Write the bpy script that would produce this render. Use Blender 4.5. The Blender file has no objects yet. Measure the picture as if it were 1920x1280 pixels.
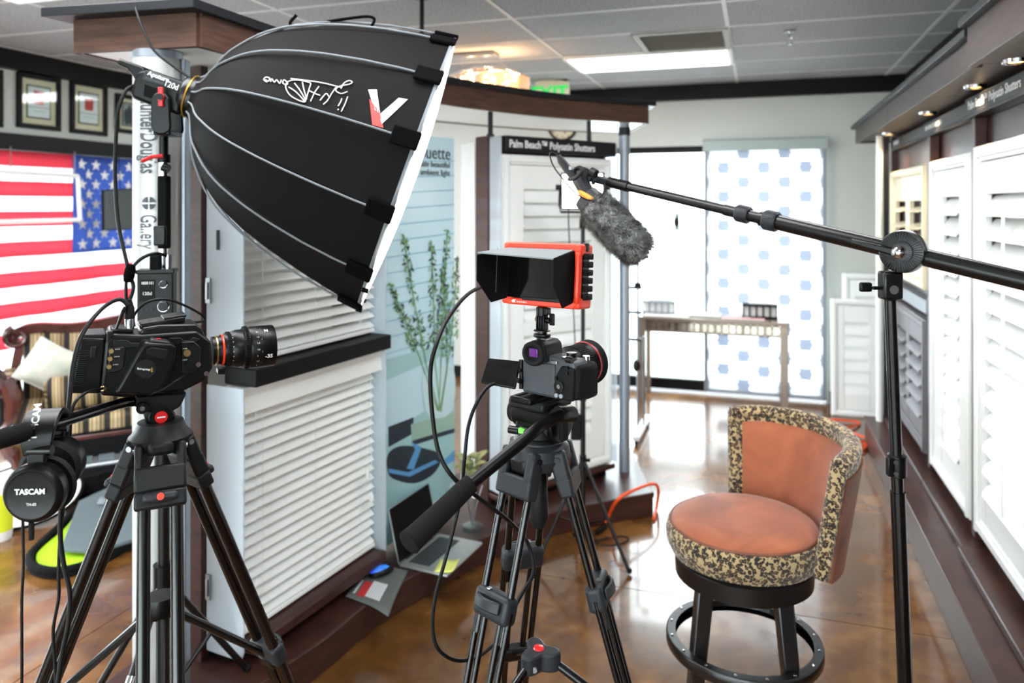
import bpy, bmesh, math, random
from mathutils import Vector, Matrix, Quaternion
random.seed(7)
V = Vector; pi = math.pi; rad = math.radians; sin = math.sin; cos = math.cos
C = bpy.context.scene.collection
scene = bpy.context.scene
# ---------------------------------------------------------------- camera
F, CX, HY, H = 1415.0, 960.0, 386.0, 1.75      # focal length (px), principal column, horizon row, eye height (m)
cam = bpy.data.cameras.new('camera'); camo = bpy.data.objects.new('camera', cam); C.objects.link(camo)
camo.location = (0, 0, H); camo.rotation_euler = (pi/2, 0, 0)
cam.sensor_width = 36; cam.lens = F/1920*36; cam.shift_y = -(640-HY)/1920
cam.clip_start = 0.05; cam.clip_end = 200
cam.dof.use_dof = True; cam.dof.focus_distance = 1.56; cam.dof.aperture_fstop = 3.2
scene.camera = camo
vs = scene.view_settings
vs.view_transform = 'Standard'; vs.look = 'None'; vs.gamma = 1.0; vs.use_curve_mapping = False
vs.exposure = 0.95
# room axes: u runs along the right wall away from the viewer, v to the right
AN = rad(18.05); SA, CA = sin(AN), cos(AN)
def RW(u, v, z=0.0): return V((u*SA+v*CA, u*CA-v*SA, z))
def P(x, y, d): return V(((x-CX)/F*d, d, H-(y-HY)/F*d))
def FL(x, y, z=0.0): return P(x, y, (H-z)*F/(y-HY))
RM = Matrix(((CA, SA, 0, 0), (-SA, CA, 0, 0), (0, 0, 1, 0), (0, 0, 0, 1)))   # local (v,u,z) -> world
# ---------------------------------------------------------------- sky
w = bpy.data.worlds.new('sky'); scene.world = w; w.use_nodes = True
bg = w.node_tree.nodes['Background']; bg.inputs[0].default_value = (0.88, 0.95, 1.0, 1); bg.inputs[1].default_value = 6.5
# ---------------------------------------------------------------- helpers
def lin(c):
    if isinstance(c, str): c = tuple(int(c[i:i+2], 16)/255 for i in (0, 2, 4))
    else: c = tuple(x/255 for x in c)
    return tuple((x/12.92 if x <= .04045 else ((x+.055)/1.055)**2.4) for x in c)+(1.0,)
MT = {}
def mat(name, col, rough=.5, metal=0., noise=0., scale=8., stretch=(1, 1, 1), bump=0., bscale=60., coat=0., emit=0., ecol=None, spec=.5, col2=None, trans=0., alpha=1., sheen=0.):
    m = bpy.data.materials.new(name); m.use_nodes = True; n = m.node_tree; p = n.nodes['Principled BSDF']
    c = lin(col); p.inputs['Base Color'].default_value = c
    p.inputs['Roughness'].default_value = rough; p.inputs['Metallic'].default_value = metal
    p.inputs['Specular IOR Level'].default_value = spec; p.inputs['Coat Weight'].default_value = coat; p.inputs['Coat Roughness'].default_value = .08
    p.inputs['Transmission Weight'].default_value = trans; p.inputs['Alpha'].default_value = alpha
    if sheen: p.inputs['Sheen Weight'].default_value = sheen
    if emit:
        p.inputs['Emission Color'].default_value = lin(ecol or col); p.inputs['Emission Strength'].default_value = emit
    if noise or bump or col2:
        tc = n.nodes.new('ShaderNodeTexCoord'); mp = n.nodes.new('ShaderNodeMapping'); mp.inputs['Scale'].default_value = stretch
        n.links.new(tc.outputs['Object'], mp.inputs[0])
    if noise or col2:
        nz = n.nodes.new('ShaderNodeTexNoise'); nz.inputs['Scale'].default_value = scale; nz.inputs['Detail'].default_value = 6
        n.links.new(mp.outputs[0], nz.inputs['Vector'])
        mx = n.nodes.new('ShaderNodeMix'); mx.data_type = 'RGBA'
        cr = n.nodes.new('ShaderNodeValToRGB'); cr.color_ramp.elements[0].position = .35; cr.color_ramp.elements[1].position = .65
        n.links.new(nz.outputs[0], cr.inputs[0]); n.links.new(cr.outputs[0], mx.inputs[0])
        d = lin(col2) if col2 else tuple(x*(1-noise) for x in c[:3])+(1,)
        mx.inputs[6].default_value = c; mx.inputs[7].default_value = d
        n.links.new(mx.outputs[2], p.inputs['Base Color'])
    if bump:
        b2 = n.nodes.new('ShaderNodeTexNoise'); b2.inputs['Scale'].default_value = bscale; b2.inputs['Detail'].default_value = 4
        n.links.new(mp.outputs[0], b2.inputs['Vector'])
        bp = n.nodes.new('ShaderNodeBump'); bp.inputs['Strength'].default_value = bump; bp.inputs['Distance'].default_value = .004
        n.links.new(b2.outputs[0], bp.inputs['Height']); n.links.new(bp.outputs[0], p.inputs['Normal'])
    MT[name] = m; return m
def nodes_of(m): return m.node_tree.nodes, m.node_tree.links, m.node_tree.nodes['Principled BSDF']

def basis(o, z, x=None):
    z = V(z).normalized(); x = V(x) if x is not None else (V((1, 0, 0)) if abs(z.x) < .9 else V((0, 1, 0)))
    x = (x-z*x.dot(z)).normalized(); y = z.cross(x); o = V(o)
    return Matrix(((x.x, y.x, z.x, o.x), (x.y, y.y, z.y, o.y), (x.z, y.z, z.z, o.z), (0, 0, 0, 1)))
def loc(o, rz=0.): return Matrix.Translation(V(o)) @ Matrix.Rotation(rz, 4, 'Z')
def catmull(pts, n=8, closed=False):
    pts = [V(p) for p in pts]; out = []; k = len(pts)
    for i in range(k if closed else k-1):
        a, b, c, d = (pts[(i-1) % k], pts[i], pts[(i+1) % k], pts[(i+2) % k]) if closed else (pts[max(i-1, 0)], pts[i], pts[i+1], pts[min(i+2, k-1)])
        for j in range(n):
            t = j/n
            out.append(.5*((2*b)+(c-a)*t+(2*a-5*b+4*c-d)*t*t+(3*b-a-3*c+d)*t**3))
    if not closed: out.append(pts[-1])
    return out
class B:
    def __init__(s, M=None): s.v = []; s.f = []; s.mi = []; s.M = M
    def add(s, vv, ff, mi=0, M=None):
        k = len(s.v); m = (s.M @ M if (s.M and M) else (M or s.M))
        s.v += [tuple(m @ V(p)) if m else tuple(p) for p in vv]; s.f += [tuple(i+k for i in f) for f in ff]; s.mi += [mi]*len(ff); return s
    def box(s, c, d, M=None, mi=0):
        x, y, z = c; a, b, e = d[0]/2, d[1]/2, d[2]/2
        vv = [(x+i*a, y+j*b, z+k*e) for i in (-1, 1) for j in (-1, 1) for k in (-1, 1)]
        return s.add(vv, [(0, 1, 3, 2), (4, 6, 7, 5), (0, 4, 5, 1), (2, 3, 7, 6), (0, 2, 6, 4), (1, 5, 7, 3)], mi, M)
    def hexa(s, lo, hi, mi=0, M=None):
        n = len(lo); return s.add(list(lo)+list(hi), [tuple(range(n))[::-1], tuple(range(n, 2*n))]+[(i, (i+1) % n, n+(i+1) % n, n+i) for i in range(n)], mi, M)
    def prism(s, poly, z0, z1, M=None, mi=0): return s.hexa([(x, y, z0) for x, y in poly], [(x, y, z1) for x, y in poly], mi, M)
    def lathe(s, prof, M=None, n=24, mi=0, caps=True):
        vv = []; ff = []; k = len(prof)
        for i in range(n):
            a = 2*pi*i/n
            vv += [(r*cos(a), r*sin(a), h) for r, h in prof]
        for i in range(n):
            j = (i+1) % n
            ff += [(i*k+q, j*k+q, j*k+q+1, i*k+q+1) for q in range(k-1)]
        if caps: ff += [tuple(i*k for i in range(n))[::-1], tuple(i*k+k-1 for i in range(n))]
        return s.add(vv, ff, mi, M)
    def cyl(s, a, b, r, r2=None, n=16, M=None, mi=0):
        a = V(a); b = V(b); L = (b-a).length; m = basis(a, b-a)
        return s.lathe([(r, 0), (r if r2 is None else r2, L)], (M @ m) if M else m, n, mi)
    def tube(s, pts, r, n=8, M=None, mi=0, closed=False, squash=1.):
        pts = [V(p) for p in pts]; k = len(pts); vv = []; ff = []
        t0 = (pts[1]-pts[0]).normalized(); x = t0.orthogonal().normalized()
        for i, p in enumerate(pts):
            a = pts[(i-1) % k] if (closed or i) else p; b = pts[(i+1) % k] if (closed or i < k-1) else p
            t = (b-a).normalized(); x = (x-t*x.dot(t)).normalized(); y = t.cross(x); rr = r[i] if isinstance(r, (list, tuple)) else r
            vv += [p+x*rr*cos(2*pi*q/n)+y*rr*squash*sin(2*pi*q/n) for q in range(n)]
        for i in range(k if closed else k-1):
            j = (i+1) % k
            ff += [(i*n+q, i*n+(q+1) % n, j*n+(q+1) % n, j*n+q) for q in range(n)]
        if not closed: ff += [tuple(range(n))[::-1], tuple(range((k-1)*n, k*n))]
        return s.add(vv, ff, mi, M)
    def sweep(s, pts, sec, M=None, mi=0, up=(0, 0, 1), closed=False):
        # sec: (side, up) polygon swept along pts with fixed up
        pts = [V(p) for p in pts]; k = len(pts); n = len(sec); vv = []; ff = []; up = V(up)
        for i, p in enumerate(pts):
            a = pts[(i-1) % k] if (closed or i) else p; b = pts[(i+1) % k] if (closed or i < k-1) else p
            t = (b-a).normalized(); sd = t.cross(up).normalized(); u2 = sd.cross(t)
            vv += [p+sd*x+u2*y for x, y in sec]
        for i in range(k if closed else k-1):
            j = (i+1) % k
            ff += [(i*n+q, i*n+(q+1) % n, j*n+(q+1) % n, j*n+q) for q in range(n)]
        if not closed: ff += [tuple(range(n))[::-1], tuple(range((k-1)*n, k*n))]
        return s.add(vv, ff, mi, M)
    def ball(s, c, r, M=None, n=16, mi=0):
        r = (r, r, r) if not isinstance(r, (tuple, list)) else r; k = n//2
        vv = [(c[0], c[1], c[2]-r[2])]; ff = []
        for i in range(1, k):
            a = -pi/2+pi*i/k
            vv += [(c[0]+r[0]*cos(a)*cos(2*pi*j/n), c[1]+r[1]*cos(a)*sin(2*pi*j/n), c[2]+r[2]*sin(a)) for j in range(n)]
        vv.append((c[0], c[1], c[2]+r[2])); e = len(vv)-1
        ff += [(0, 1+(j+1) % n, 1+j) for j in range(n)]+[(e, e-n+j, e-n+(j+1) % n) for j in range(n)]
        for i in range(k-2): ff += [(1+i*n+j, 1+i*n+(j+1) % n, 1+(i+1)*n+(j+1) % n, 1+(i+1)*n+j) for j in range(n)]
        return s.add(vv, ff, mi, M)
    def grid(s, fn, nu, nv, M=None, mi=0, closeu=False):
        cu = nu if closeu else nu+1
        vv = [fn(i/nu, j/nv) for i in range(cu) for j in range(nv+1)]
        ff = [(i*(nv+1)+j, ((i+1) % cu)*(nv+1)+j, ((i+1) % cu)*(nv+1)+j+1, i*(nv+1)+j+1) for i in range(nu) for j in range(nv)]
        if callable(mi):
            k = len(s.mi); s.add(vv, ff, 0, M); s.mi[k:] = [mi((i+.5)/nu, (j+.5)/nv) for i in range(nu) for j in range(nv)]; return s
        return s.add(vv, ff, mi, M)
WM = {}
def root(name, label, cat, o, rz=0., group=None, M=None):
    e = bpy.data.objects.new(name, None); C.objects.link(e); m = M or loc(o, rz); e.matrix_world = m; e.empty_display_size = .1
    e['label'] = label; e['category'] = cat
    if group: e['group'] = group
    WM[e.name] = m; return e
def tag(o, label, cat, group=None):
    o['label'] = label; o['category'] = cat
    if group: o['group'] = group
    return o
def mk(name, b, m, parent=None, bevel=0., smooth=35, local=False, seg=2, solid=0., sub=0, kind=None, label=None):
    me = bpy.data.meshes.new(name); vv = b.v
    M = WM.get(parent.name, Matrix()) if parent else Matrix(); off = None
    if not parent:
        xs = [p[0] for p in vv]; ys = [p[1] for p in vv]; zs = [p[2] for p in vv]
        off = V(((min(xs)+max(xs))/2, (min(ys)+max(ys))/2, min(zs))); M = Matrix.Translation(off)
    if not local or not parent:
        I = M.inverted(); vv = [tuple(I @ V(p)) for p in vv]
    me.from_pydata(vv, [], b.f)
    ms = m if isinstance(m, (list, tuple)) else [m]
    for q in ms: me.materials.append(MT[q] if isinstance(q, str) else q)
    if len(ms) > 1: me.polygons.foreach_set('material_index', b.mi)
    bm = bmesh.new(); bm.from_mesh(me); bmesh.ops.recalc_face_normals(bm, faces=bm.faces); bm.to_mesh(me); bm.free()
    if smooth: me.shade_smooth(); me.set_sharp_from_angle(angle=rad(smooth))
    o = bpy.data.objects.new(name, me); C.objects.link(o)
    if parent: o.parent = parent; WM[o.name] = M
    else: o.location = off; WM[o.name] = M
    if solid: q = o.modifiers.new('t', 'SOLIDIFY'); q.thickness = solid; q.offset = 0
    if sub: q = o.modifiers.new('s', 'SUBSURF'); q.levels = q.render_levels = sub
    if bevel: q = o.modifiers.new('b', 'BEVEL'); q.width = bevel; q.segments = seg; q.limit_method = 'ANGLE'; q.angle_limit = rad(40); q.harden_normals = False
    if kind: o['kind'] = kind
    if label: o['label'] = label
    return o
def struct(name, b, m, bevel=0., parent=None, smooth=0):
    return mk(name, b, m, parent, bevel, smooth, kind=None if parent else 'structure')
def txt(body, size, m, parent, M=None, fn=None, bold=0., ext=.0006, align='LEFT', space=1., shear=0., label=None, sx=1.):
    cu = bpy.data.curves.new('t', 'FONT'); cu.body = body; cu.size = size; cu.offset = bold; cu.align_x = align; cu.space_character = space; cu.shear = shear; cu.resolution_u = 3
    if not fn: cu.extrude = ext
    t = bpy.data.objects.new('t', cu); me = bpy.data.meshes.new_from_object(t); bpy.data.objects.remove(t)
    b = B(); vv = [v.co.copy() for v in me.vertices]
    for p in vv: p.x *= sx
    vv = [fn(p.x, p.y) for p in vv] if fn else [M @ p for p in vv]
    b.add(vv, [tuple(p.vertices) for p in me.polygons])
    return mk('lettering', b, m, parent, smooth=0, label=label)
def marks(parent, M, L, h, m='white_text', seed=1):      # print too small to read in the photograph: a row of tiny strokes
    rs = random.Random(seed); b = B(M); x = 0.
    while x < L:
        w_ = h*rs.uniform(.12, .3)
        b.box((x, h*.5, 0), (w_, h*rs.uniform(.6, 1.), .0006)); x += w_+h*rs.uniform(.12, .45)
    return mk('small_print', b, m, parent, smooth=0, kind='stuff')
def clone(src, parent, M=None, name=None):
    o = src.copy(); C.objects.link(o); o.parent = parent
    if M is not None: o.matrix_local = M
    WM[o.name] = WM.get(parent.name, Matrix()) if parent else M
    return o
def clone_tree(src, M, label=None):
    r = src.copy(); C.objects.link(r); r.matrix_world = M; WM[r.name] = M
    if label: r['label'] = label
    for ch in [c for c in bpy.data.objects if c.parent == src]:
        c = ch.copy(); C.objects.link(c); c.parent = r
        for g in [q for q in bpy.data.objects if q.parent == ch]:
            d = g.copy(); C.objects.link(d); d.parent = c
    return r
# ---------------------------------------------------------------- materials
mat('wood', (68, 41, 36), .4, spec=.35, col2=(52, 30, 27), scale=5, stretch=(1.5, 1.5, 14), coat=.15)
mat('wood_h', (70, 41, 35), .36, spec=.35, col2=(52, 30, 26), scale=5, stretch=(2, 2, 16), coat=.06)
mat('fascia', (86, 58, 46), .5, spec=.3, col2=(66, 44, 36), scale=4, stretch=(2, 2, 22))
mat('fascia_r', (64, 51, 46), .45, spec=.3, col2=(52, 40, 36), scale=4, stretch=(2, 2, 18))
mat('mahogany', (92, 42, 36), .22, col2=(60, 24, 22), scale=6, coat=.5)
mat('black_trim', (9, 9, 11), .5, spec=.2)
mat('cap_black', (18, 20, 24), .45, spec=.3)
mat('black_metal', (9, 9, 10), .32, spec=.4)
mat('black_tube', (6, 6, 7), .22, spec=.5)
mat('black_plastic', (8, 8, 9), .34, spec=.24)
mat('black_matte', (14, 14, 15), .8, spec=.2)
mat('grey_plastic', (36, 38, 42), .46, spec=.32, bump=.05, bscale=300)
mat('dark_plastic', (18, 19, 21), .46, spec=.28, bump=.06, bscale=400)
mat('rubber', (16, 16, 17), .7, spec=.2, bump=.1, bscale=250)
mat('foam', (26, 25, 25), .9, spec=.1, bump=.3, bscale=320)
mat('cable', (9, 9, 10), .5, spec=.25)
mat('chrome', (215, 215, 220), .12, metal=1.)
mat('steel', (165, 168, 172), .3, metal=1.)
mat('brass', (190, 160, 110), .3, metal=1.)
mat('silver', (205, 208, 212), .3, metal=.75)
mat('silver_post', (150, 158, 168), .35, metal=.5)
mat('column', (186, 187, 186), .34, metal=.25)
mat('wall', (200, 203, 197), .85, bump=.05, bscale=200)
mat('white', (240, 242, 240), .45)
mat('white_gloss', (244, 246, 244), .25)
mat('slat', (246, 247, 244), .4)
mat('cream', (240, 232, 205), .45)
mat('shutter', (243, 245, 243), .38)
mat('grey_shutter', (118, 116, 122), .42)
mat('grey_rail', (140, 148, 156), .4)
mat('cassette', (160, 172, 170), .45)
mat('grey_text', (92, 95, 100), .7, spec=.2)
mat('white_text', (240, 240, 240), .6)
mat('red', (196, 26, 30), .35)
mat('red_lens', (232, 60, 30), .3)
mat('red_badge', (225, 30, 32), .25, coat=.5)
mat('orange_red', (240, 62, 34), .42)
mat('orange_cord', (245, 84, 22), .5)
mat('orange_band', (244, 150, 50), .6)
mat('yellow', (216, 220, 40), .5)
mat('gold', (205, 160, 60), .3, metal=.8)
mat('lime', (176, 226, 18), .7, bump=.15, bscale=60)
mat('grey_fabric', (92, 104, 108), .9, bump=.2, bscale=400)
mat('black_fabric', (14, 14, 16), .9, bump=.2, bscale=300, spec=.15)
mat('dome_black', (15, 13, 13), .72, bump=.5, bscale=11, spec=.1)
mat('dome_inside', (240, 240, 240), .5)
mat('piping', (116, 120, 124), .7, spec=.2)
mat('velcro', (8, 8, 9), .95, spec=.05)
mat('fur', (176, 176, 174), .9, col2=(92, 92, 92), scale=45, spec=.1)
mat('screen', (8, 8, 9), .08, coat=.5)
mat('screen_matte', (8, 8, 9), .5, spec=.15)
mat('screen_grey', (52, 58, 60), .25)
mat('laptop', (172, 176, 176), .35, metal=.6)
mat('keys', (46, 52, 54), .5)
mat('keygap', (110, 118, 118), .5)
mat('pad', (98, 104, 100), .8)
mat('note', (232, 236, 130), .7)
mat('paper', (232, 230, 228), .7)
mat('paper_pink', (222, 160, 160), .7)
mat('mirror_table', (142, 128, 116), .22, metal=.5)
mat('mirror', (190, 180, 165), .08, metal=.9)
mat('mat_cream', (226, 214, 186), .8)
mat('print_white', (226, 230, 232), .4)
mat('print_red', (196, 52, 56), .6)
mat('print_grey', (150, 160, 166), .6)
mat('concrete_out', (200, 200, 198), .9, noise=.1, scale=2)
mat('grid_white', (206, 206, 206), .5)
mat('vent_grey', (150, 148, 140), .6)
mat('light_panel', (255, 255, 255), .5, emit=8., ecol=(250, 252, 255))
mat('spot_warm', (255, 220, 150), .5, emit=6., ecol=(255, 196, 110))
mat('led_panel', (255, 255, 255), .5, emit=9., ecol=(255, 250, 240))
mat('softbox_face', (255, 255, 255), .6, emit=2.6, ecol=(255, 250, 242))
mat('exit_face', (232, 226, 204), .5)
mat('exit_green', (20, 190, 80), .5, emit=.5)
mat('crystal', (190, 168, 140), .06, emit=.16, ecol=(255, 200, 150), coat=1.)
mat('bulb', (255, 220, 170), .3, emit=14., ecol=(255, 180, 105))
mat('bubble', (120, 255, 90), .2, emit=.3)
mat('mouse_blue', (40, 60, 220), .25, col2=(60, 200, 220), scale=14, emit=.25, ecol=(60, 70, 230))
mat('viewfinder', (90, 30, 110), .08, coat=1.)
mat('poster', (192, 222, 232), .35)
mat('poster_line', (142, 190, 208), .4)
mat('poster_dark', (40, 52, 62), .4)
mat('poster_blue', (90, 150, 200), .4)
mat('poster_teal', (160, 198, 200), .4)
mat('poster_vase', (196, 222, 226), .2)
mat('poster_green', (112, 154, 106), .4)
mat('poster_green2', (150, 182, 166), .4)
mat('leaf', (126, 142, 92), .6, col2=(176, 172, 120), scale=25)
mat('leather_brown', (128, 76, 50), .6, col2=(96, 54, 38), scale=9)
mat('black_wood', (18, 17, 18), .3, coat=.2)
mat('flag_red', (205, 60, 76), .8, bump=.1, bscale=10)
mat('flag_white', (240, 240, 240), .8)
mat('flag_blue', (46, 74, 158), .8)
def translucent(name, col, amt=.5, base=None):
    m = MT[base] if base else mat(name, col, .8); n, l, p = nodes_of(m)
    t = n.new('ShaderNodeBsdfTranslucent'); t.inputs[0].default_value = lin(col); x = n.new('ShaderNodeMixShader'); x.inputs[0].default_value = amt
    l.new(p.outputs[0], x.inputs[1]); l.new(t.outputs[0], x.inputs[2]); l.new(x.outputs[0], n['Material Output'].inputs[0]); return m
for q, c in (('flag_red', (208, 112, 124)), ('flag_white', (246, 246, 246)), ('flag_blue', (104, 122, 166))): translucent(q, c, .72, q)
# sheer shade: woven white ovals on a grey ground (flat pattern)
m = mat('shade_fabric', (200, 204, 212), .9); n, l, p = nodes_of(m); tc = n.new('ShaderNodeTexCoord'); sp = n.new('ShaderNodeSeparateXYZ'); l.new(tc.outputs['Object'], sp.inputs[0])
def mth(op, a, b=None):
    q = n.new('ShaderNodeMath'); q.operation = op
    for i, x in enumerate((a, b)):
        if x is None: continue
        if isinstance(x, (int, float)): q.inputs[i].default_value = x
        else: l.new(x, q.inputs[i])
    return q.outputs[0]
def cell(src, off, per): return mth('MULTIPLY', mth('SUBTRACT', mth('FRACT', mth('ADD', mth('DIVIDE', mth('SUBTRACT', src, off), per), 10.5)), .5), per)
mask = None
for ox, oz in ((0, .04), (0, .10), (.175, .17), (.175, .23)):
    e = mth('ADD', mth('POWER', mth('ABSOLUTE', mth('DIVIDE', cell(sp.outputs[0], ox, .35), .128)), 2), mth('POWER', mth('ABSOLUTE', mth('DIVIDE', cell(sp.outputs[2], oz, .262), .05)), 2))
    k = mth('LESS_THAN', e, 1.); mask = k if mask is None else mth('MAXIMUM', mask, k)
tl = n.new('ShaderNodeBsdfTranslucent'); tw = n.new('ShaderNodeMix'); tw.data_type = 'RGBA'; l.new(mask, tw.inputs[0]); tw.inputs[6].default_value = lin((172, 179, 192)); tw.inputs[7].default_value = lin((255, 255, 255)); l.new(tw.outputs[2], tl.inputs[0])
tn = n.new('ShaderNodeBsdfTransparent'); x1 = n.new('ShaderNodeMixShader'); x1.inputs[0].default_value = .6; l.new(p.outputs[0], x1.inputs[1]); l.new(tl.outputs[0], x1.inputs[2])
x2 = n.new('ShaderNodeMixShader'); l.new(mth('MULTIPLY', mask, .35), x2.inputs[0]); l.new(x1.outputs[0], x2.inputs[1]); l.new(tn.outputs[0], x2.inputs[2]); l.new(x2.outputs[0], n['Material Output'].inputs[0])
def clear(name, tint, gl=.08, rough=.02, haze=0.):
    m = bpy.data.materials.new(name); m.use_nodes = True; n = m.node_tree.nodes; l = m.node_tree.links
    n.remove(n['Principled BSDF'])
    a = n.new('ShaderNodeBsdfTransparent'); a.inputs[0].default_value = lin(tint); g = n.new('ShaderNodeBsdfGlossy'); g.inputs['Roughness'].default_value = rough
    fr = n.new('ShaderNodeFresnel'); ge = n.new('ShaderNodeNewGeometry'); io = n.new('ShaderNodeMapRange'); io.inputs[3].default_value = 1.45; io.inputs[4].default_value = 1/1.45; l.new(ge.outputs['Backfacing'], io.inputs[0]); l.new(io.outputs[0], fr.inputs[0]); x = n.new('ShaderNodeMixShader'); l.new(fr.outputs[0], x.inputs[0]); l.new(a.outputs[0], x.inputs[1]); l.new(g.outputs[0], x.inputs[2])
    out = x.outputs[0]
    if haze:
        d = n.new('ShaderNodeBsdfDiffuse'); d.inputs[0].default_value = lin((235, 240, 245)); y = n.new('ShaderNodeMixShader'); y.inputs[0].default_value = haze
        l.new(out, y.inputs[1]); l.new(d.outputs[0], y.inputs[2]); out = y.outputs[0]
    l.new(out, n['Material Output'].inputs[0]); MT[name] = m
clear('glass', (250, 253, 252)); clear('acrylic', (240, 246, 250), rough=.05, haze=.42); clear('vase_glass', (225, 240, 238), haze=.05)
# stained glossy concrete floor
m = mat('floor', (120, 78, 36), .16, coat=.35); n, l, p = nodes_of(m); p.inputs['Coat Roughness'].default_value = .05
tc = n.new('ShaderNodeTexCoord'); 
def nz(scale, det=6, dist=0.):
    q = n.new('ShaderNodeTexNoise'); q.inputs['Scale'].default_value = scale; q.inputs['Detail'].default_value = det; q.inputs['Distortion'].default_value = dist
    l.new(tc.outputs['Object'], q.inputs['Vector']); return q
n1 = nz(1.1, 8, 1.2); n2 = nz(7, 10, .5); n3 = nz(2.4, 4)
cr = n.new('ShaderNodeValToRGB'); e = cr.color_ramp.elements
e[0].position = .28; e[0].color = lin((58, 36, 18)); e[1].position = .72; e[1].color = lin((152, 108, 58))
q = cr.color_ramp.elements.new(.5); q.color = lin((106, 69, 32))
mx = n.new('ShaderNodeMix'); mx.inputs[0].default_value = .45; l.new(n1.outputs[0], mx.inputs[2]); l.new(n2.outputs[0], mx.inputs[3]); l.new(mx.outputs[0], cr.inputs[0]); l.new(cr.outputs[0], p.inputs['Base Color'])
mr = n.new('ShaderNodeMapRange'); mr.inputs[3].default_value = .08; mr.inputs[4].default_value = .3; l.new(n3.outputs[0], mr.inputs[0]); l.new(mr.outputs[0], p.inputs['Roughness'])
bp = n.new('ShaderNodeBump'); bp.inputs['Strength'].default_value = .03; bp.inputs['Distance'].default_value = .01; l.new(n3.outputs[0], bp.inputs['Height']); l.new(bp.outputs[0], p.inputs['Normal'])
# mineral-fibre ceiling tile
m = mat('tile', (168, 168, 170), .9); n, l, p = nodes_of(m); tc = n.new('ShaderNodeTexCoord')
n1 = nz(90, 4); n2 = nz(22, 6)
cr = n.new('ShaderNodeValToRGB'); cr.color_ramp.elements[0].position = .36; cr.color_ramp.elements[0].color = lin((124, 125, 128)); cr.color_ramp.elements[1].position = .52; cr.color_ramp.elements[1].color = lin((166, 167, 170))
l.new(n1.outputs[0], cr.inputs[0]); l.new(cr.outputs[0], p.inputs['Base Color'])
bp = n.new('ShaderNodeBump'); bp.inputs['Strength'].default_value = .4; bp.inputs['Distance'].default_value = .004; l.new(n1.outputs[0], bp.inputs['Height']); l.new(bp.outputs[0], p.inputs['Normal'])
# tan suede
m = mat('suede', (186, 104, 62), .85, sheen=.3); n, l, p = nodes_of(m); tc = n.new('ShaderNodeTexCoord'); n1 = nz(5, 8, .8)
cr = n.new('ShaderNodeValToRGB'); cr.color_ramp.elements[0].position = .3; cr.color_ramp.elements[0].color = lin((112, 56, 34)); cr.color_ramp.elements[1].position = .68; cr.color_ramp.elements[1].color = lin((164, 92, 58))
l.new(n1.outputs[0], cr.inputs[0]); l.new(cr.outputs[0], p.inputs['Base Color'])
# leopard print plush
m = mat('leopard', (196, 168, 120), .9, sheen=.3); n, l, p = nodes_of(m); tc = n.new('ShaderNodeTexCoord'); n1 = nz(60, 3)
mixv = n.new('ShaderNodeMix'); mixv.data_type = 'VECTOR'; mixv.inputs[0].default_value = .018; l.new(tc.outputs['Object'], mixv.inputs[4]); l.new(n1.outputs['Color'], mixv.inputs[5])
vo = n.new('ShaderNodeTexVoronoi'); vo.inputs['Scale'].default_value = 88; l.new(mixv.outputs[1], vo.inputs['Vector'])
cr = n.new('ShaderNodeValToRGB'); cr.color_ramp.interpolation = 'LINEAR'; e = cr.color_ramp.elements
e[0].position = .0; e[0].color = lin((150, 108, 62)); e[1].position = 1.; e[1].color = lin((172, 148, 108))
for ps, c in ((.2, (140, 100, 58)), (.27, (22, 17, 13)), (.54, (22, 17, 13)), (.62, (172, 148, 108))): q = e.new(ps); q.color = lin(c)
l.new(vo.outputs['Distance'], cr.inputs[0]); l.new(cr.outputs[0], p.inputs['Base Color'])
# striped upholstery (flat woven stripes along object X)
def stripes(name, axis, freq):
    m = mat(name, (180, 156, 116), .7); n, l, p = nodes_of(m); tc = n.new('ShaderNodeTexCoord'); sp = n.new('ShaderNodeSeparateXYZ'); l.new(tc.outputs['Object'], sp.inputs[0])
    a = n.new('ShaderNodeMath'); a.operation = 'MULTIPLY'; a.inputs[1].default_value = freq; l.new(sp.outputs[axis], a.inputs[0])
    f = n.new('ShaderNodeMath'); f.operation = 'FRACT'; l.new(a.outputs[0], f.inputs[0])
    cr = n.new('ShaderNodeValToRGB'); cr.color_ramp.interpolation = 'CONSTANT'; e = cr.color_ramp.elements
    e[0].position = 0; e[0].color = lin((24, 20, 18)); e[1].position = .3; e[1].color = lin((186, 160, 118))
    for ps, c in ((.42, (120, 100, 74)), (.47, (196, 172, 132)), (.62, (120, 100, 74)), (.67, (186, 160, 118)), (.8, (24, 20, 18)), (.86, (150, 126, 90))): q = e.new(ps); q.color = lin(c)
    l.new(f.outputs[0], cr.inputs[0]); l.new(cr.outputs[0], p.inputs['Base Color'])
stripes('stripe_x', 0, 8.5); stripes('stripe_y', 1, 8.5)
mat('floral', (232, 228, 216), .8, col2=(206, 214, 196), scale=14)
# ================================================================= ROOM SHELL   (B(RM) boxes are given as (v, u, z))
VL, VR, UB, UF, ZC = -5.15, 1.265, 7.22, -3.0, 2.875
def rbox(b, v0, v1, u0, u1, z0, z1, mi=0): return b.box(((v0+v1)/2, (u0+u1)/2, (z0+z1)/2), (v1-v0, u1-u0, z1-z0), mi=mi)
fl = struct('floor', rbox(B(RM), VL-.2, VR+.2, UF-.2, UB+.2, -.12, -.012), 'black_trim')
ucuts = [UF, -2.65, .4, 3.45, 6.5, UB]; vcuts = [VL, -2.6, -.05+.9, VR]
for i in range(len(ucuts)-1):
    for j in range(len(vcuts)-1):
        struct('floor_slab', rbox(B(RM), vcuts[j]+.0025, vcuts[j+1]-.0025, ucuts[i]+.0025, ucuts[i+1]-.0025, -.012, 0), 'floor', parent=fl)
gr = struct('ground_outside', rbox(B(RM), -25, 20, -22, 26, -.3, -.13), 'concrete_out')
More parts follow.
